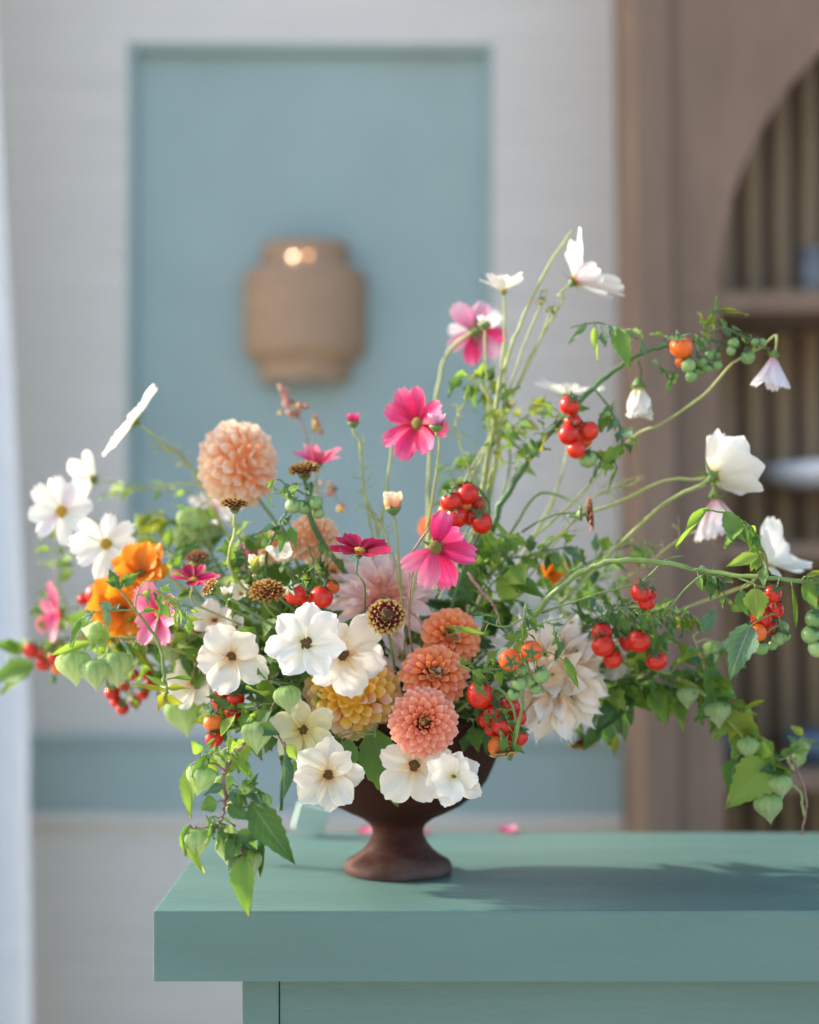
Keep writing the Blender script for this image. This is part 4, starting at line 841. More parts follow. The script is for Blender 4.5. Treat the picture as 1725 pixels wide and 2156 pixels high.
sprig('tomato_branch', 'string of small green tomatoes and split leaves over the middle peach dahlias', 'branch',
  [(600, 1300, 1.56), (560, 1200, 1.54), (575, 1130, 1.53), (610, 1060, 1.53), (600, 1020, 1.53), (640, 1040, 1.53)], .0016, .0008, M_stemd,
  toms=[(618, 1065, 1.52, 18, T_grn), (641, 1068, 1.52, 17, T_grn), (664, 1058, 1.52, 16, T_grn), (670, 1080, 1.53, 14, T_grn)],
  leaves=[((580, 1010, 1.53), (560, 1030, 1.53), 14, 'lobed', G_light), ((590, 1110, 1.52), (575, 1135, 1.52), 14, 'lance', G_mid), ((598, 1115, 1.52), (590, 1165, 1.51), 20, 'ovate', G_mid), ((612, 1110, 1.52), (622, 1150, 1.51), 20, 'ovate', G_mid), ((590, 1105, 1.52), (545, 1120, 1.52), 20, 'lobed', G_blue), ((545, 1170, 1.51), (525, 1205, 1.51), 14, 'curl', G_yel)],
  autos=[A(path=[(560, 1040, 1.53), (620, 1040, 1.53)], n=10, l=30, mats=[G_mid, G_light, G_blue], kinds=('lobed',)), A(path=[(540, 1120, 1.53), (600, 1110, 1.53)], n=10, l=28, mats=[G_blue, G_mid], kinds=('lobed',))], group=GT)
sprig('tomato_branch', 'shaded red tomatoes with one orange and one bright red below, left of the white blooms', 'branch',
  [(600, 1450, 1.56), (520, 1430, 1.53), (480, 1460, 1.52), (455, 1500, 1.5), (452, 1560, 1.5)], .0016, .0008, M_stemd,
  toms=[(470, 1448, 1.51, 22, T_red), (500, 1440, 1.52, 22, T_red), (495, 1472, 1.51, 22, T_red), (465, 1478, 1.52, 20, T_red), (515, 1420, 1.53, 18, T_red), (490, 1500, 1.51, 17, T_red), (448, 1521, 1.49, 20, T_org), (451, 1555, 1.49, 20, T_red)],
  autos=[A(n=10, l=30, mats=[G_mid, G_dark], kinds=('lobed',))], group=GT)
sprig('tomato_branch', 'blurred scatter of red tomatoes hanging low at the left', 'branch',
  [(480, 1420, 1.64), (380, 1400, 1.66), (300, 1430, 1.67), (260, 1480, 1.67)], .0016, .0008, M_stem,
  toms=[(236, 1459, 1.67, 17, T_red), (262, 1444, 1.68, 14, T_red), (280, 1420, 1.68, 14, T_red), (258, 1492, 1.67, 16, T_red), (285, 1478, 1.68, 13, T_red), (300, 1462, 1.67, 13, T_red), (310, 1420, 1.67, 14, T_red), (318, 1440, 1.67, 13, T_red), (245, 1478, 1.68, 13, T_red)],
  autos=[A(n=12, l=28, mats=[G_light, G_mid], kinds=('ovate',))], group=GT)
sprig('tomato_branch', 'blurred red berries at the far left end of the arrangement', 'branch',
  [(300, 1370, 1.70), (180, 1345, 1.73), (90, 1350, 1.75), (10, 1390, 1.76)], .0018, .0008, M_stem,
  toms=[(65, 1370, 1.75, 18, T_red), (90, 1372, 1.75, 16, T_red), (92, 1396, 1.75, 17, T_red), (115, 1385, 1.74, 16, T_red), (120, 1408, 1.74, 14, T_org), (125, 1365, 1.75, 14, T_red), (200, 1252, 1.72, 20, T_red), (196, 1300, 1.72, 18, T_red), (208, 1275, 1.73, 18, T_red), (176, 1262, 1.74, 12, T_red), (185, 1340, 1.73, 14, T_org), (112, 1432, 1.74, 8, T_grn)],
  leaves=[((60, 1370, 1.75), (-25, 1350, 1.75), 30, 'ovate', G_light), ((70, 1400, 1.75), (-30, 1430, 1.75), 44, 'ovate', G_mid), ((60, 1420, 1.76), (-10, 1455, 1.76), 26, 'ovate', G_light)],
  autos=[A(n=18, l=38, mats=[G_light, G_mid], kinds=('ovate', 'lance'))], group=GT)
# young tomato shoot at the left, sharp
sprig('tomato_shoot', 'sharp young tomato shoot with toothed leaves bending over the orange flowers at the left', 'branch',
  [(352, 1460, 1.43), (346, 1425, 1.42), (336, 1358, 1.41), (310, 1318, 1.405), (286, 1285, 1.40), (262, 1255, 1.40), (245, 1232, 1.40)], .0017, .0009, M_stem,
  side=[([(284, 1286, 1.40), (255, 1285, 1.4), (224, 1286, 1.40), (190, 1292, 1.4), (160, 1312, 1.4)], .0009, .0006), ([(326, 1338, 1.405), (332, 1305, 1.4), (338, 1272, 1.4)], .0008, .0006), ([(286, 1285, 1.4), (288, 1255, 1.4), (305, 1225, 1.4), (330, 1222, 1.4)], .0007, .0005)],
  leaves=[((250, 1240, 1.4), (228, 1198, 1.4), 26, 'lobed', G_mid), ((252, 1240, 1.4), (222, 1222, 1.4), 16, 'lobed', G_light), ((258, 1238, 1.4), (295, 1205, 1.4), 22, 'lobed', G_mid), ((256, 1236, 1.4), (266, 1206, 1.4), 14, 'lobed', G_mid),
          ((236, 1284, 1.4), (208, 1268, 1.4), 24, 'lobed', G_blue), ((228, 1286, 1.4), (224, 1330, 1.4), 22, 'ovate', G_blue), ((195, 1290, 1.4), (172, 1308, 1.4), 34, 'lobed', G_blue), ((168, 1308, 1.4), (148, 1364, 1.4), 32, 'curl', G_mid), ((240, 1286, 1.4), (255, 1270, 1.4), 14, 'lobed', G_blue),
          ((338, 1275, 1.4), (362, 1300, 1.4), 24, 'ovate', G_mid), ((300, 1290, 1.4), (330, 1280, 1.4), 14, 'lobed', G_mid), ((300, 1255, 1.4), (320, 1240, 1.4), 16, 'curl', G_light),
          ((350, 1455, 1.42), (275, 1440, 1.42), 18, 'curl', G_yel), ((352, 1445, 1.42), (300, 1418, 1.42), 18, 'curl', G_light), ((350, 1460, 1.43), (330, 1500, 1.43), 24, 'ovate', G_yel), ((355, 1450, 1.43), (400, 1450, 1.43), 18, 'ovate', G_yel), ((356, 1430, 1.43), (405, 1425, 1.43), 16, 'curl', G_mid), ((345, 1470, 1.43), (385, 1480, 1.43), 20, 'ovate', G_yel)],
  autos=[A(path=[(300, 1235, 1.4), (350, 1255, 1.41), (395, 1290, 1.43)], n=22, l=26, mats=[G_mid, G_light, G_blue], kinds=('lobed', 'curl'))], group=GT)

# ---- lantern fruit branches
sprig('lantern_branch', 'sharp trailing branch of pale green husks and toothed leaves hanging over the counter front', 'branch',
  [(650, 1500, 1.56), (580, 1515, 1.51), (540, 1540, 1.45), (517, 1561, 1.418), (490, 1598, 1.405), (473, 1625, 1.40), (474, 1690, 1.395), (468, 1720, 1.39), (460, 1745, 1.39), (500, 1775, 1.385), (515, 1810, 1.385)], .0026, .0010, M_stemb,
  husks=[(539, 1550, 1.41, 60, (.05, 0, -1)), (424, 1640, 1.40, 56, (-.25, 0, -1)), (414, 1774, 1.39, 56, (.05, 0, -1)), (470, 1655, 1.42, 44, (.1, 0, -1)), (530, 1815, 1.39, 46, (.2, 0, -1)), (498, 1700, 1.41, 40, (.2, 0, -1)), (482, 1790, 1.40, 50, (-.1, 0, -1)), (548, 1690, 1.41, 44, (-.3, 0, -1)), (470, 1600, 1.43, 40, (.1, 0, -1)), (605, 1470, 1.46, 52, (.1, .1, -1))],
  side=[([(473, 1622, 1.40), (455, 1610, 1.4), (432, 1605, 1.4)], .0012, .0008), ([(474, 1692, 1.395), (490, 1680, 1.39), (530, 1672, 1.39)], .0012, .0008), ([(474, 1694, 1.395), (500, 1697, 1.39), (525, 1700, 1.385)], .0010, .0007), ([(458, 1742, 1.39), (430, 1743, 1.39), (405, 1745, 1.39)], .0011, .0007), ([(458, 1742, 1.39), (440, 1728, 1.39), (432, 1715, 1.39)], .0010, .0006),
        ([(545, 1525, 1.43), (575, 1535, 1.42), (595, 1565, 1.41), (602, 1590, 1.41)], .0010, .0007)],
  leaves=[((530, 1690, 1.385), (615, 1824, 1.37), 74, 'ovate', G_mid, Vector((-.1, -1, .25))), ((512, 1806, 1.38), (512, 1932, 1.372), 50, 'ovate', G_mid, Vector((-.15, -1, .1))), ((400, 1612, 1.4), (396, 1722, 1.39), 42, 'ovate', G_light, Vector((-.5, -1, .1))), ((392, 1745, 1.39), (420, 1840, 1.38), 40, 'ovate', G_light, Vector((-.5, -1, .1))), ((396, 1740, 1.385), (378, 1800, 1.38), 30, 'curl', G_mid),
          ((440, 1595, 1.395), (400, 1635, 1.39), 30, 'ovate', G_mid), ((545, 1735, 1.39), (552, 1850, 1.385), 26, 'curl', G_dark), ((598, 1572, 1.41), (606, 1705, 1.40), 34, 'curl', G_blue, Vector((.8, -1, 0))), ((602, 1570, 1.42), (628, 1600, 1.42), 30, 'ovate', G_light), ((540, 1530, 1.405), (510, 1545, 1.40), 34, 'ovate', G_dark), ((545, 1528, 1.40), (588, 1550, 1.40), 34, 'ovate', G_dark), ((545, 1520, 1.41), (575, 1495, 1.41), 34, 'ovate', G_mid),
          ((520, 1560, 1.43), (475, 1630, 1.42), 50, 'ovate', G_light), ((500, 1600, 1.41), (535, 1640, 1.41), 26, 'ovate', G_mid), ((470, 1655, 1.39), (428, 1670, 1.385), 34, 'curl', G_blue), ((455, 1690, 1.39), (420, 1700, 1.385), 36, 'ovate', G_mid), ((505, 1665, 1.385), (545, 1650, 1.38), 30, 'ovate', G_light), ((480, 1700, 1.385), (530, 1725, 1.38), 36, 'ovate', G_dark), ((500, 1770, 1.38), (470, 1810, 1.375), 34, 'ovate', G_mid), ((500, 1755, 1.38), (545, 1770, 1.38), 32, 'ovate', G_dark), ((480, 1745, 1.385), (450, 1785, 1.38), 30, 'ovate', G_light)],
  autos=[A(path=[(415, 1600, 1.4), (440, 1590, 1.4), (480, 1585, 1.4), (500, 1580, 1.4)], n=26, l=30, mats=[G_mid, G_light, G_light], kinds=('ovate', 'curl')), A(path=[(470, 1660, 1.39), (510, 1665, 1.39), (540, 1660, 1.39)], n=24, l=30, mats=[G_mid, G_light, G_blue], kinds=('ovate', 'curl')),
         A(path=[(430, 1715, 1.39), (460, 1730, 1.385), (500, 1760, 1.385), (515, 1800, 1.385)], n=34, l=32, mats=[G_mid, G_light, G_mid, G_blue], kinds=('ovate', 'curl'))], group=GH)
sprig('lantern_branch', 'three pale green papery husks side by side under the orange flowers at the left', 'branch',
  [(480, 1400, 1.58), (380, 1372, 1.56), (290, 1345, 1.55), (220, 1345, 1.55), (150, 1355, 1.55)], .0020, .0008, M_stemy,
  husks=[(157, 1403, 1.54, 66, (.1, 0, -1)), (203, 1418, 1.53, 60, (0, .1, -1)), (243, 1405, 1.54, 66, (.1, 0, -1)), (195, 1330, 1.55, 40, (-1, .2, .2)), (385, 1505, 1.60, 74, (.2, 0, -1)), (360, 1375, 1.57, 40, (.1, 0, -1))],
  leaves=[((190, 1355, 1.54), (102, 1378, 1.53), 26, 'ovate', G_light), ((230, 1350, 1.54), (215, 1310, 1.54), 22, 'ovate', G_light), ((280, 1365, 1.54), (330, 1420, 1.54), 20, 'curl', G_yel), ((225, 1430, 1.54), (228, 1460, 1.54), 12, 'curl', G_yel), ((390, 1360, 1.55), (430, 1410, 1.56), 30, 'ovate', G_mid)],
  autos=[A(path=[(190, 1345, 1.55), (260, 1345, 1.55), (330, 1350, 1.55)], n=20, l=32, mats=[G_light, G_mid, G_yel], kinds=('ovate', 'curl')), A(path=[(330, 1360, 1.56), (430, 1390, 1.57), (460, 1500, 1.6)], n=24, l=38, mats=[G_mid, G_light, G_dark], kinds=('ovate',))], group=GH)
sprig('lantern_branch', 'long leafy branch with green husks drooping to the lower right over the counter', 'branch',
  [(1000, 1480, 1.62), (1150, 1450, 1.62), (1290, 1410, 1.60), (1390, 1415, 1.59), (1470, 1450, 1.58), (1530, 1510, 1.57), (1590, 1580, 1.56), (1650, 1640, 1.56), (1685, 1670, 1.56), (1695, 1720, 1.56)], .0034, .0013, M_stemy,
  husks=[(1448, 1466, 1.575, 42, (0, 0, -1)), (1512, 1502, 1.56, 50, (.1, 0, -1)), (1576, 1574, 1.55, 42, (0, .2, -1)), (1644, 1655, 1.545, 46, (.1, 0, -1)), (1620, 1700, 1.545, 54, (.1, 0, -1)), (1690, 1575, 1.6, 36, (.3, 0, -1)), (1675, 1600, 1.62, 36, (-.2, 0, -1)), (1505, 1370, 1.6, 40, (0, 0, -1))],
  leaves=[((1620, 1600, 1.55), (1540, 1704, 1.54), 92, 'ovate', G_light, Vector((-.1, -1, .2))), ((1550, 1600, 1.56), (1530, 1668, 1.56), 50, 'ovate', G_mid), ((1540, 1470, 1.56), (1460, 1512, 1.56), 52, 'lobed', G_mid), ((1520, 1500, 1.56), (1620, 1560, 1.56), 46, 'lobed', G_yel), ((1560, 1500, 1.56), (1610, 1470, 1.56), 18, 'curl', G_yel), ((1340, 1440, 1.6), (1250, 1540, 1.59), 70, 'ovate', G_dark), ((1400, 1440, 1.6), (1390, 1520, 1.6), 64, 'ovate', G_dark), ((1300, 1440, 1.6), (1370, 1500, 1.6), 50, 'ovate', G_light),
          ((1265, 1530, 1.6), (1225, 1580, 1.6), 34, 'ovate', G_dark), ((1480, 1330, 1.59), (1510, 1280, 1.6), 34, 'ovate', G_blue), ((1470, 1400, 1.59), (1430, 1350, 1.6), 44, 'ovate', G_yel), ((1300, 1550, 1.62), (1290, 1600, 1.62), 16, 'ovate', G_yel), ((1500, 1470, 1.57), (1500, 1370, 1.58), 40, 'ovate', G_mid), ((1650, 1620, 1.55), (1600, 1620, 1.54), 40, 'ovate', G_dark)],
  side=[([(1500, 1480, 1.57), (1480, 1400, 1.58), (1460, 1340, 1.59)], .0013, .0008), ([(1590, 1580, 1.56), (1640, 1600, 1.58), (1700, 1560, 1.6)], .0012, .0007)],
  autos=[A(path=[(1230, 1450, 1.61), (1330, 1430, 1.6), (1430, 1440, 1.59)], n=44, l=60, mats=[G_dark, G_mid, G_light], kinds=('ovate', 'lobed')), A(path=[(1440, 1400, 1.59), (1500, 1440, 1.58), (1560, 1530, 1.57), (1650, 1630, 1.56)], n=52, l=48, mats=[G_mid, G_light, G_yel, G_light], kinds=('ovate', 'lobed')), A(path=[(1450, 1340, 1.59), (1480, 1400, 1.58), (1540, 1380, 1.6)], n=16, l=36, mats=[G_blue, G_light, G_yel], kinds=('ovate',)),
         A(path=[(1560, 1540, 1.58), (1640, 1600, 1.58), (1700, 1550, 1.6)], n=16, l=34, mats=[G_light, G_blue, G_yel], kinds=('ovate',))], group=GH)
sprig('lantern_branch', 'pale fuzzy green husks left of the tall peach dahlia stem', 'branch',
  [(560, 1330, 1.66), (480, 1220, 1.66), (430, 1140, 1.66), (400, 1080, 1.67)], .0018, .0008, M_stem,
  husks=[(405, 1100, 1.66, 64, (.0, 0, -1)), (440, 1130, 1.67, 56, (.2, 0, -1)), (385, 1135, 1.68, 48, (-.2, 0, -1))],
  autos=[A(n=34, l=44, mats=[G_light, G_mid, G_blue], kinds=('ovate', 'lance'))], group=GH)

# ---- foliage
def foliage(label, path, n, l, mats, kinds=('ovate',), r=.0016, mat=None, **kw):
    return sprig('foliage_sprig', label, 'foliage', path, r, r*.5, mat or M_stem, autos=[A(n=n, l=l, mats=mats, kinds=kinds, **kw)], group=GP)
foliage('blurred pale green leaves above the white cosmos pair at the left', [(560, 1250, 1.78), (430, 1060, 1.78), (330, 1030, 1.78), (230, 1040, 1.78)], 14, 46, [G_light, G_mid], ('ovate', 'lance'), mat=M_stemy)
foliage('blurred olive green leaves between the left white cosmos and the peach dahlia', [(500, 1250, 1.74), (400, 1130, 1.76), (330, 1080, 1.77), (290, 1100, 1.78)], 14, 50, [G_yel, G_light], ('ovate',), t0=.35)
foliage('heart shaped pale leaves at the far left below the white cosmos', [(300, 1400, 1.74), (170, 1330, 1.78), (130, 1250, 1.78), (115, 1180, 1.78), (120, 1120, 1.78)], 15, 46, [G_light, G_yel, G_mid], ('ovate',), t0=.3, mat=M_stemy)
foliage('leaves under the orange flowers and rose pink cosmos', [(480, 1420, 1.60), (380, 1380, 1.60), (300, 1330, 1.61), (200, 1300, 1.64)], 44, 46, [G_mid, G_light, G_dark], ('ovate', 'lobed'))
foliage('deep green leaves between the blush bloom and the white pair', [(760, 1500, 1.56), (640, 1450, 1.53), (560, 1420, 1.52), (540, 1330, 1.54)], 46, 62, [G_dark, G_dark, G_mid], ('ovate',))
foliage('green leaves and pale husks left of the yellow orange dahlia', [(760, 1540, 1.56), (660, 1500, 1.52), (580, 1480, 1.50), (500, 1500, 1.50)], 40, 58, [G_dark, G_mid, G_light], ('ovate',))
foliage('mixed leaves crowding the middle of the bouquet behind the zinnias', [(800, 1500, 1.66), (720, 1380, 1.66), (620, 1260, 1.66), (540, 1200, 1.66)], 80, 60, [G_dark, G_mid, G_mid], ('ovate', 'lobed'))
foliage('leaves behind the pale pink dahlia', [(860, 1500, 1.70), (850, 1400, 1.70), (800, 1300, 1.70), (740, 1220, 1.70)], 50, 58, [G_dark, G_mid], ('ovate', 'lobed'))
foliage('lance shaped leaves right of the drooping pink cosmos', [(920, 1480, 1.60), (980, 1330, 1.58), (1030, 1240, 1.58), (1080, 1180, 1.58)], 60, 66, [G_mid, G_dark, G_light], ('lance', 'ovate'))
foliage('green leaves between the three coral dahlias and the cream dahlia', [(900, 1500, 1.62), (980, 1420, 1.60), (1060, 1340, 1.62), (1120, 1280, 1.64)], 60, 54, [G_dark, G_mid, G_light], ('ovate', 'lobed'))
foliage('tangle of thin leaves right of centre behind the orange tomatoes', [(960, 1480, 1.68), (1080, 1330, 1.68), (1180, 1250, 1.68), (1300, 1210, 1.68)], 60, 50, [G_mid, G_light, G_mid], ('lance', 'lobed'))
foliage('dark leaves behind the huge cream dahlia', [(920, 1530, 1.68), (1060, 1470, 1.70), (1200, 1440, 1.70), (1300, 1470, 1.68)], 60, 66, [G_dark, G_mid], ('ovate',))
foliage('broad leaves filling the left shoulder of the bouquet', [(800, 1540, 1.64), (680, 1440, 1.64), (540, 1370, 1.64), (420, 1330, 1.64)], 70, 60, [G_dark, G_mid, G_light], ('ovate',))
foliage('sunlit leaves on the tall stems right of the magenta cosmos', [(960, 1300, 1.62), (1030, 1050, 1.62), (1050, 900, 1.62), (1020, 820, 1.62), (980, 790, 1.63)], 26, 40, [G_light, G_mid, G_yel], ('ovate', 'lobed'), r=.0028, t0=.4, mat=M_stemy)
foliage('small bright leaves beside the upper tomatoes', [(1020, 1200, 1.66), (1070, 1000, 1.66), (1080, 900, 1.66), (1150, 860, 1.67)], 24, 38, [G_light, G_yel, G_mid], ('ovate', 'lobed'), t0=.35)
foliage('loose leaves at the right of the red tomato cluster at the centre', [(960, 1400, 1.62), (1040, 1200, 1.62), (1120, 1170, 1.60), (1200, 1150, 1.60)], 26, 46, [G_mid, G_blue, G_light], ('lance', 'lobed'), t0=.35)
foliage('leaves under the shaded tomatoes above the trailing branch', [(700, 1500, 1.56), (600, 1500, 1.54), (500, 1530, 1.52), (440, 1480, 1.52)], 30, 44, [G_mid, G_light], ('ovate', 'lobed'))
foliage('dried leaves and small green heads between the level branch and the red tomato row', [(1150, 1380, 1.60), (1280, 1290, 1.55), (1380, 1280, 1.53), (1470, 1300, 1.53)], 40, 30, [G_dark, G_mid, G_yel], ('curl', 'lobed'))
foliage('leaves around the small peach dahlia and the white cup bloom', [(640, 1400, 1.60), (560, 1280, 1.58), (520, 1180, 1.58), (500, 1120, 1.58)], 40, 42, [G_mid, G_light, G_blue], ('ovate', 'lobed'))
foliage('light leaves between the bright left cosmos and the dark red cosmos', [(560, 1380, 1.62), (450, 1290, 1.60), (380, 1200, 1.62), (350, 1160, 1.64)], 26, 40, [G_light, G_mid, G_yel], ('ovate', 'lobed'), t0=.2)
foliage('dark leaves spilling over the vase rim behind the cream star shaped bloom', [(800, 1480, 1.56), (730, 1500, 1.53), (660, 1530, 1.52), (620, 1580, 1.52)], 26, 56, [G_dark, G_mid], ('ovate',))
foliage('shaded leaves over the vase rim between the sharp dahlia and the red cluster', [(860, 1470, 1.56), (940, 1480, 1.53), (1020, 1470, 1.53), (1080, 1440, 1.54)], 26, 48, [G_dark, G_mid], ('ovate', 'lobed'))
foliage('dark leaves packed behind the three coral dahlias', [(820, 1520, 1.60), (830, 1420, 1.60), (860, 1350, 1.60), (900, 1290, 1.60)], 44, 60, [G_dark, G_mid], ('ovate',))
foliage('leaves packed behind the white pair of blooms', [(800, 1500, 1.58), (720, 1430, 1.58), (640, 1360, 1.58), (590, 1300, 1.58)], 44, 60, [G_dark, G_mid, G_light], ('ovate',))
foliage('shaded leaves hiding the vase rim at the right below the red tomato cluster', [(880, 1500, 1.60), (960, 1510, 1.55), (1030, 1520, 1.53), (1080, 1530, 1.53)], 24, 46, [G_dark, G_dark, G_mid], ('ovate', 'lobed'))
foliage('bright leafy shoots between the magenta cosmos stems and the central tomatoes', [(900, 1300, 1.66), (930, 1150, 1.66), (960, 1050, 1.66), (940, 980, 1.67)], 26, 42, [G_light, G_mid, G_yel], ('lance', 'ovate'), t0=.25)
foliage('fresh green leaves right of the rust brown zinnia above the level branch', [(1100, 1300, 1.64), (1200, 1210, 1.63), (1290, 1160, 1.62), (1370, 1140, 1.62)], 26, 38, [G_light, G_mid, G_blue], ('lobed', 'lance'), t0=.1)
foliage('leaves behind the three pale husks and the rose pink cosmos', [(520, 1440, 1.66), (400, 1430, 1.66), (300, 1390, 1.66), (200, 1370, 1.68)], 36, 44, [G_light, G_mid, G_dark], ('ovate', 'lobed'))
foliage('green leaves around the side view zinnia and the pale round bud', [(700, 1400, 1.60), (640, 1300, 1.59), (560, 1230, 1.58), (470, 1190, 1.58)], 40, 44, [G_mid, G_light, G_dark], ('ovate', 'lobed'))
# big plain leaf on the vase front
t = sprig('foliage_sprig', 'one broad green leaf hanging over the front of the vase bowl between the cream blooms', 'foliage', [(800, 1480, 1.54), (795, 1520, 1.505), (790, 1550, 1.48)], .0018, .0014, M_stem,
  leaves=[((785, 1540, 1.502), (828, 1702, 1.495), 100, 'ovate', G_mid, Vector((-.15, -1, .15))), ((730, 1560, 1.49), (745, 1640, 1.48), 50, 'ovate', G_dark), ((690, 1560, 1.50), (660, 1620, 1.49), 40, 'ovate', G_light)], group=GP)
# amaranth-like brown sprig
M_brn = solid('bud_rosy_brown', (.50,.25,.19), .6, .25, 80)
t = thing('seed_sprig', 'wispy rosy brown seed sprig rising in front of the wall below the sconce', 'seed head', P(680, 1180, 1.72), None); off = t.location.copy()
sp_ = [(680, 1180, 1.72), (672, 1060, 1.72), (655, 960, 1.72), (632, 880, 1.72), (606, 835, 1.72), (596, 812, 1.72)]
tube('stem', path_pts(sp_), .0014, .0006, M_stemb, t, off=off)
for k in range(70):
    c0 = random.choice([(600, 822, 12), (610, 850, 12), (628, 860, 12), (596, 868, 14), (620, 876, 14), (638, 855, 10), (664, 890, 16), (664, 905, 14), (668, 885, 12), (655, 960, 12), (690, 1020, 18), (705, 1035, 14), (720, 1070, 14), (600, 832, 8)])
    p = P(c0[0]+random.gauss(0, c0[2]*.45), c0[1]+random.gauss(0, c0[2]*.5), 1.72+random.gauss(0, .006)); r = random.uniform(.0018, .0036)
    obj('seed_bud', withmat(D_dome, M_brn if k % 4 else M_lemon), t, Matrix.Translation(p-off) @ frame(Vector((random.gauss(0, 1), random.gauss(0, 1), random.gauss(.6, 1))).normalized()) @ Matrix.Diagonal((r, r, r*2.4, 1)))
tubes('twigs', [([P(672, 1060, 1.72), P(690, 1030, 1.72), P(715, 1060, 1.72)], .0007, .0005), ([P(655, 960, 1.72), P(664, 920, 1.72), P(665, 885, 1.72)], .0008, .0005), ([P(632, 880, 1.72), P(610, 872, 1.72), P(594, 868, 1.72)], .0007, .0005)], M_stemb, t, off)
# tall bare stems
for (lab, path, r, mm) in (('tallest pale stem with a knot, its cut tip above the highest white cosmos', [(1000, 1150, 1.62), (1040, 900, 1.62), (1060, 780, 1.62), (1110, 650, 1.62), (1160, 550, 1.62), (1206, 484, 1.62)], .0020, M_stemy),
       ('thick pale stem running up beside the tallest one', [(1005, 1200, 1.60), (1015, 1040, 1.61), (1040, 880, 1.61), (1062, 720, 1.62)], .0024, M_stemy),
       ('thin curved tendril right of the magenta cosmos', [(1020, 1010, 1.6), (1010, 960, 1.6), (990, 925, 1.6), (965, 905, 1.6)], .0008, M_stemy),
       ('fine green stem crossing between the central tomatoes and the rust brown zinnia', [(1100, 1120, 1.60), (1150, 1090, 1.58), (1200, 1080, 1.57), (1230, 1085, 1.57)], .0012, M_stemd),
       ('thin pinkish bare twig right of the drooping pink cosmos', [(985, 1205, 1.50), (1010, 1240, 1.50), (1040, 1275, 1.50), (1055, 1320, 1.5)], .0018, M_stemb),
       ('loose yellow green stem arching from the upper tomatoes to the centre', [(1180, 1000, 1.64), (1165, 1060, 1.64), (1120, 1140, 1.63), (1060, 1260, 1.62)], .0013, M_stemy),
       ('dark slim stem leaning beside the drooping pink cosmos', [(905, 1110, 1.5), (868, 1170, 1.5), (860, 1260, 1.5), (862, 1340, 1.5)], .0012, M_stemb),
       ('green brown dangling stem at the lower right corner above the counter', [(1665, 1590, 1.57), (1690, 1650, 1.56), (1698, 1700, 1.56), (1688, 1758, 1.56)], .0016, M_stemb)):
    pp = path_pts(path); tt = thing('bare_stem', lab, 'stem', pp[0], 'bare stems in the arrangement')
    tube('stem', pp, r, r*.6, mm, tt, off=pp[0].copy()); kn = crom(pp, 4)[8]-pp[0]
    obj('knot', withmat(D_dome, mm), tt, Matrix.Translation(kn) @ Matrix.Scale(r*1.5, 4))

# thread-leaved greenery of the cosmos
def threads(label, path, n, l, mat):
    pts = path_pts(path); pc = crom(pts, 5); off = pts[0].copy()
    t = thing('thread_leaf_sprig', label, 'foliage', off, 'thread leaved sprigs in the arrangement')
    tube('stem', pts, .0011, .0006, mat, t, off=off)
    L = []
    for k in range(n):
        p, tg = sample(pc, .25+.74*(k+.5)/n); s = l/F*p.y
        d = (tg*.7+Vector((random.gauss(0, 1), random.gauss(0, .7), random.gauss(.2, .8)))*.7).normalized()
        q = p+d*s*.5; r_ = q+(d+Vector((random.gauss(0, .5), random.gauss(0, .4), random.gauss(0, .5)))).normalized()*s*random.uniform(.4, .9)
        L.append(([p, q, r_], .0006, .0002))
        for _ in range(2): L.append(([q, q+(d+Vector((random.gauss(0, .8), random.gauss(0, .6), random.gauss(0, .8)))).normalized()*s*random.uniform(.25, .5)], .0004, .0002))
    tubes('thread_leaves', L, mat, t, off, k=3, seg=4)
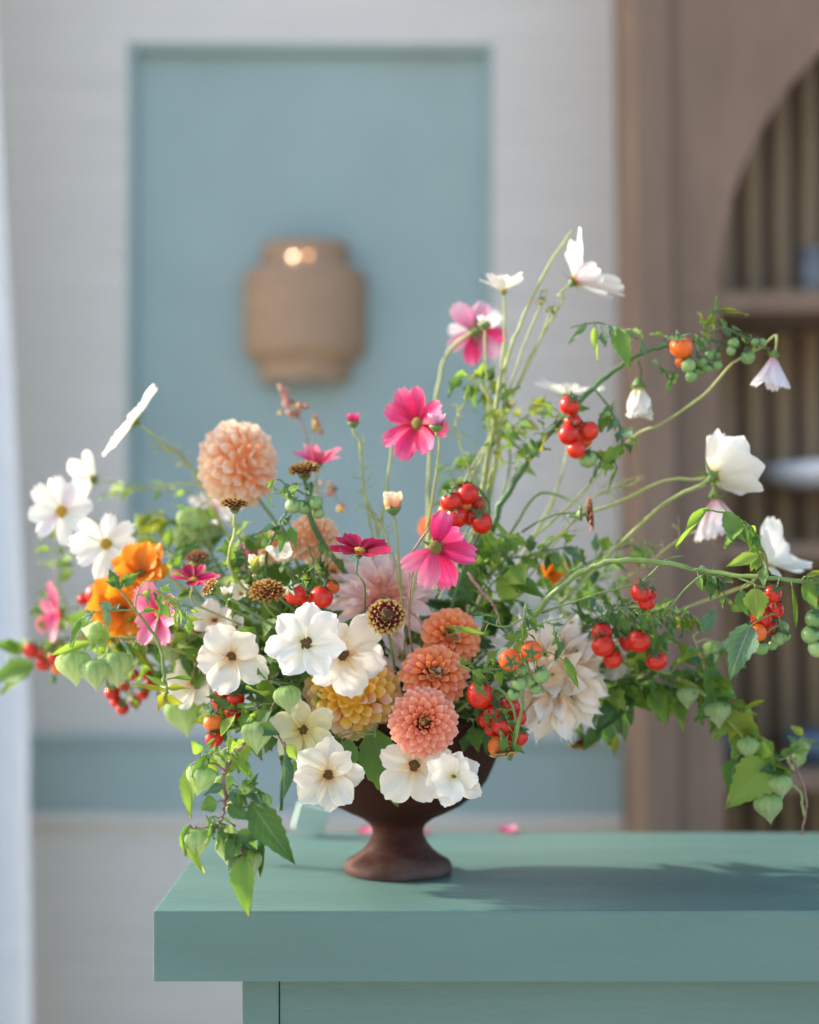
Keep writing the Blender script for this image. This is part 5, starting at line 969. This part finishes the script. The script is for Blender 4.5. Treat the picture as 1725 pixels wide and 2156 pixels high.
for (lab, path, n, l) in (
  ('wispy pale threads beside the stem of the edge on white cosmos', [(470, 1120, 1.66), (410, 1000, 1.66), (380, 960, 1.66), (340, 940, 1.66)], 14, 40),
  ('fine threads right of the white cosmos with the yellow centre', [(470, 1270, 1.64), (380, 1180, 1.64), (310, 1130, 1.64), (280, 1120, 1.64)], 14, 36),
  ('feathery threads at the foot of the tall pale stems', [(940, 1300, 1.62), (990, 1180, 1.61), (1010, 1080, 1.61), (1000, 980, 1.62)], 18, 46),
  ('loose threads between the magenta cosmos and the tall stems', [(1010, 1100, 1.62), (985, 980, 1.62), (960, 900, 1.62), (975, 850, 1.62)], 14, 38),
  ('fine threads reaching right above the rust brown zinnia', [(1080, 1260, 1.60), (1180, 1130, 1.60), (1260, 1040, 1.60), (1330, 1020, 1.60)], 16, 42),
  ('feathery threads around the knobbly stem of the purple bud', [(800, 1200, 1.60), (775, 1080, 1.60), (762, 990, 1.60), (760, 940, 1.60)], 14, 30),
  ('thread leaves between the crimson cosmos and the round cream bud', [(850, 1280, 1.56), (830, 1180, 1.56), (810, 1120, 1.56), (790, 1080, 1.56)], 12, 34),
  ('pale threads behind the level branch at the right', [(1200, 1300, 1.62), (1330, 1210, 1.62), (1440, 1130, 1.62), (1500, 1110, 1.62)], 16, 40)):
    threads(lab, path, n, l, M_stemy)

for (lab, x, y, Y, nn, r, m, cnt, el) in (
  ('small cream bloom tucked right of the bright white pair, behind the coral dahlias', 846, 1385, 1.56, (.1, .9, .5), 46, M_cream, 6, 22),
  ('peach petalled bloom half hidden under the thick stem at the middle', 700, 1205, 1.60, (.1, .8, .5), 46, M_peach, 8, 24),
  ('tiny white bloom among the leaves left of the side view zinnia', 500, 1322, 1.56, (-.3, .8, .5), 30, M_white, 6, 26),
  ('pale pink petals low behind the tall bare stems right of the pink dahlia', 985, 1255, 1.66, (.2, .8, .5), 48, M_ppink, 8, 26),
  ('small orange bloom in the leaves between the lantern husks and cream blooms', 432, 1388, 1.56, (-.2, .9, .3), 28, M_orange, 6, 28),
  ('white bloom fragment between the cream dahlia and the level branch', 1268, 1402, 1.60, (.3, .8, .4), 52, M_cream, 6, 26),
  ('small lemon bloom tucked above the shaded tomatoes at left', 560, 1420, 1.53, (-.1, .9, .3), 34, M_lemon, 6, 20)):
    open_flower('small_bloom', lab, 'flower', x, y, Y, nn, r, m, shape='round', count=cnt, el=el, eljit=14, cr=.2, cmat=M_yelb, smat=M_stem, sr=.001, group='small blooms tucked in the gaps')
foliage('bright leaves filling the gap under the red berries at the left shoulder', [(640, 1450, 1.58), (520, 1400, 1.57), (430, 1350, 1.58), (350, 1330, 1.60)], 34, 42, [G_light, G_mid, G_mid], ('ovate', 'lobed'))
foliage('light leaves around the huge cream dahlia on its right side', [(1100, 1450, 1.62), (1220, 1380, 1.60), (1300, 1340, 1.60), (1380, 1330, 1.60)], 36, 44, [G_light, G_mid, G_mid], ('ovate', 'lobed'))
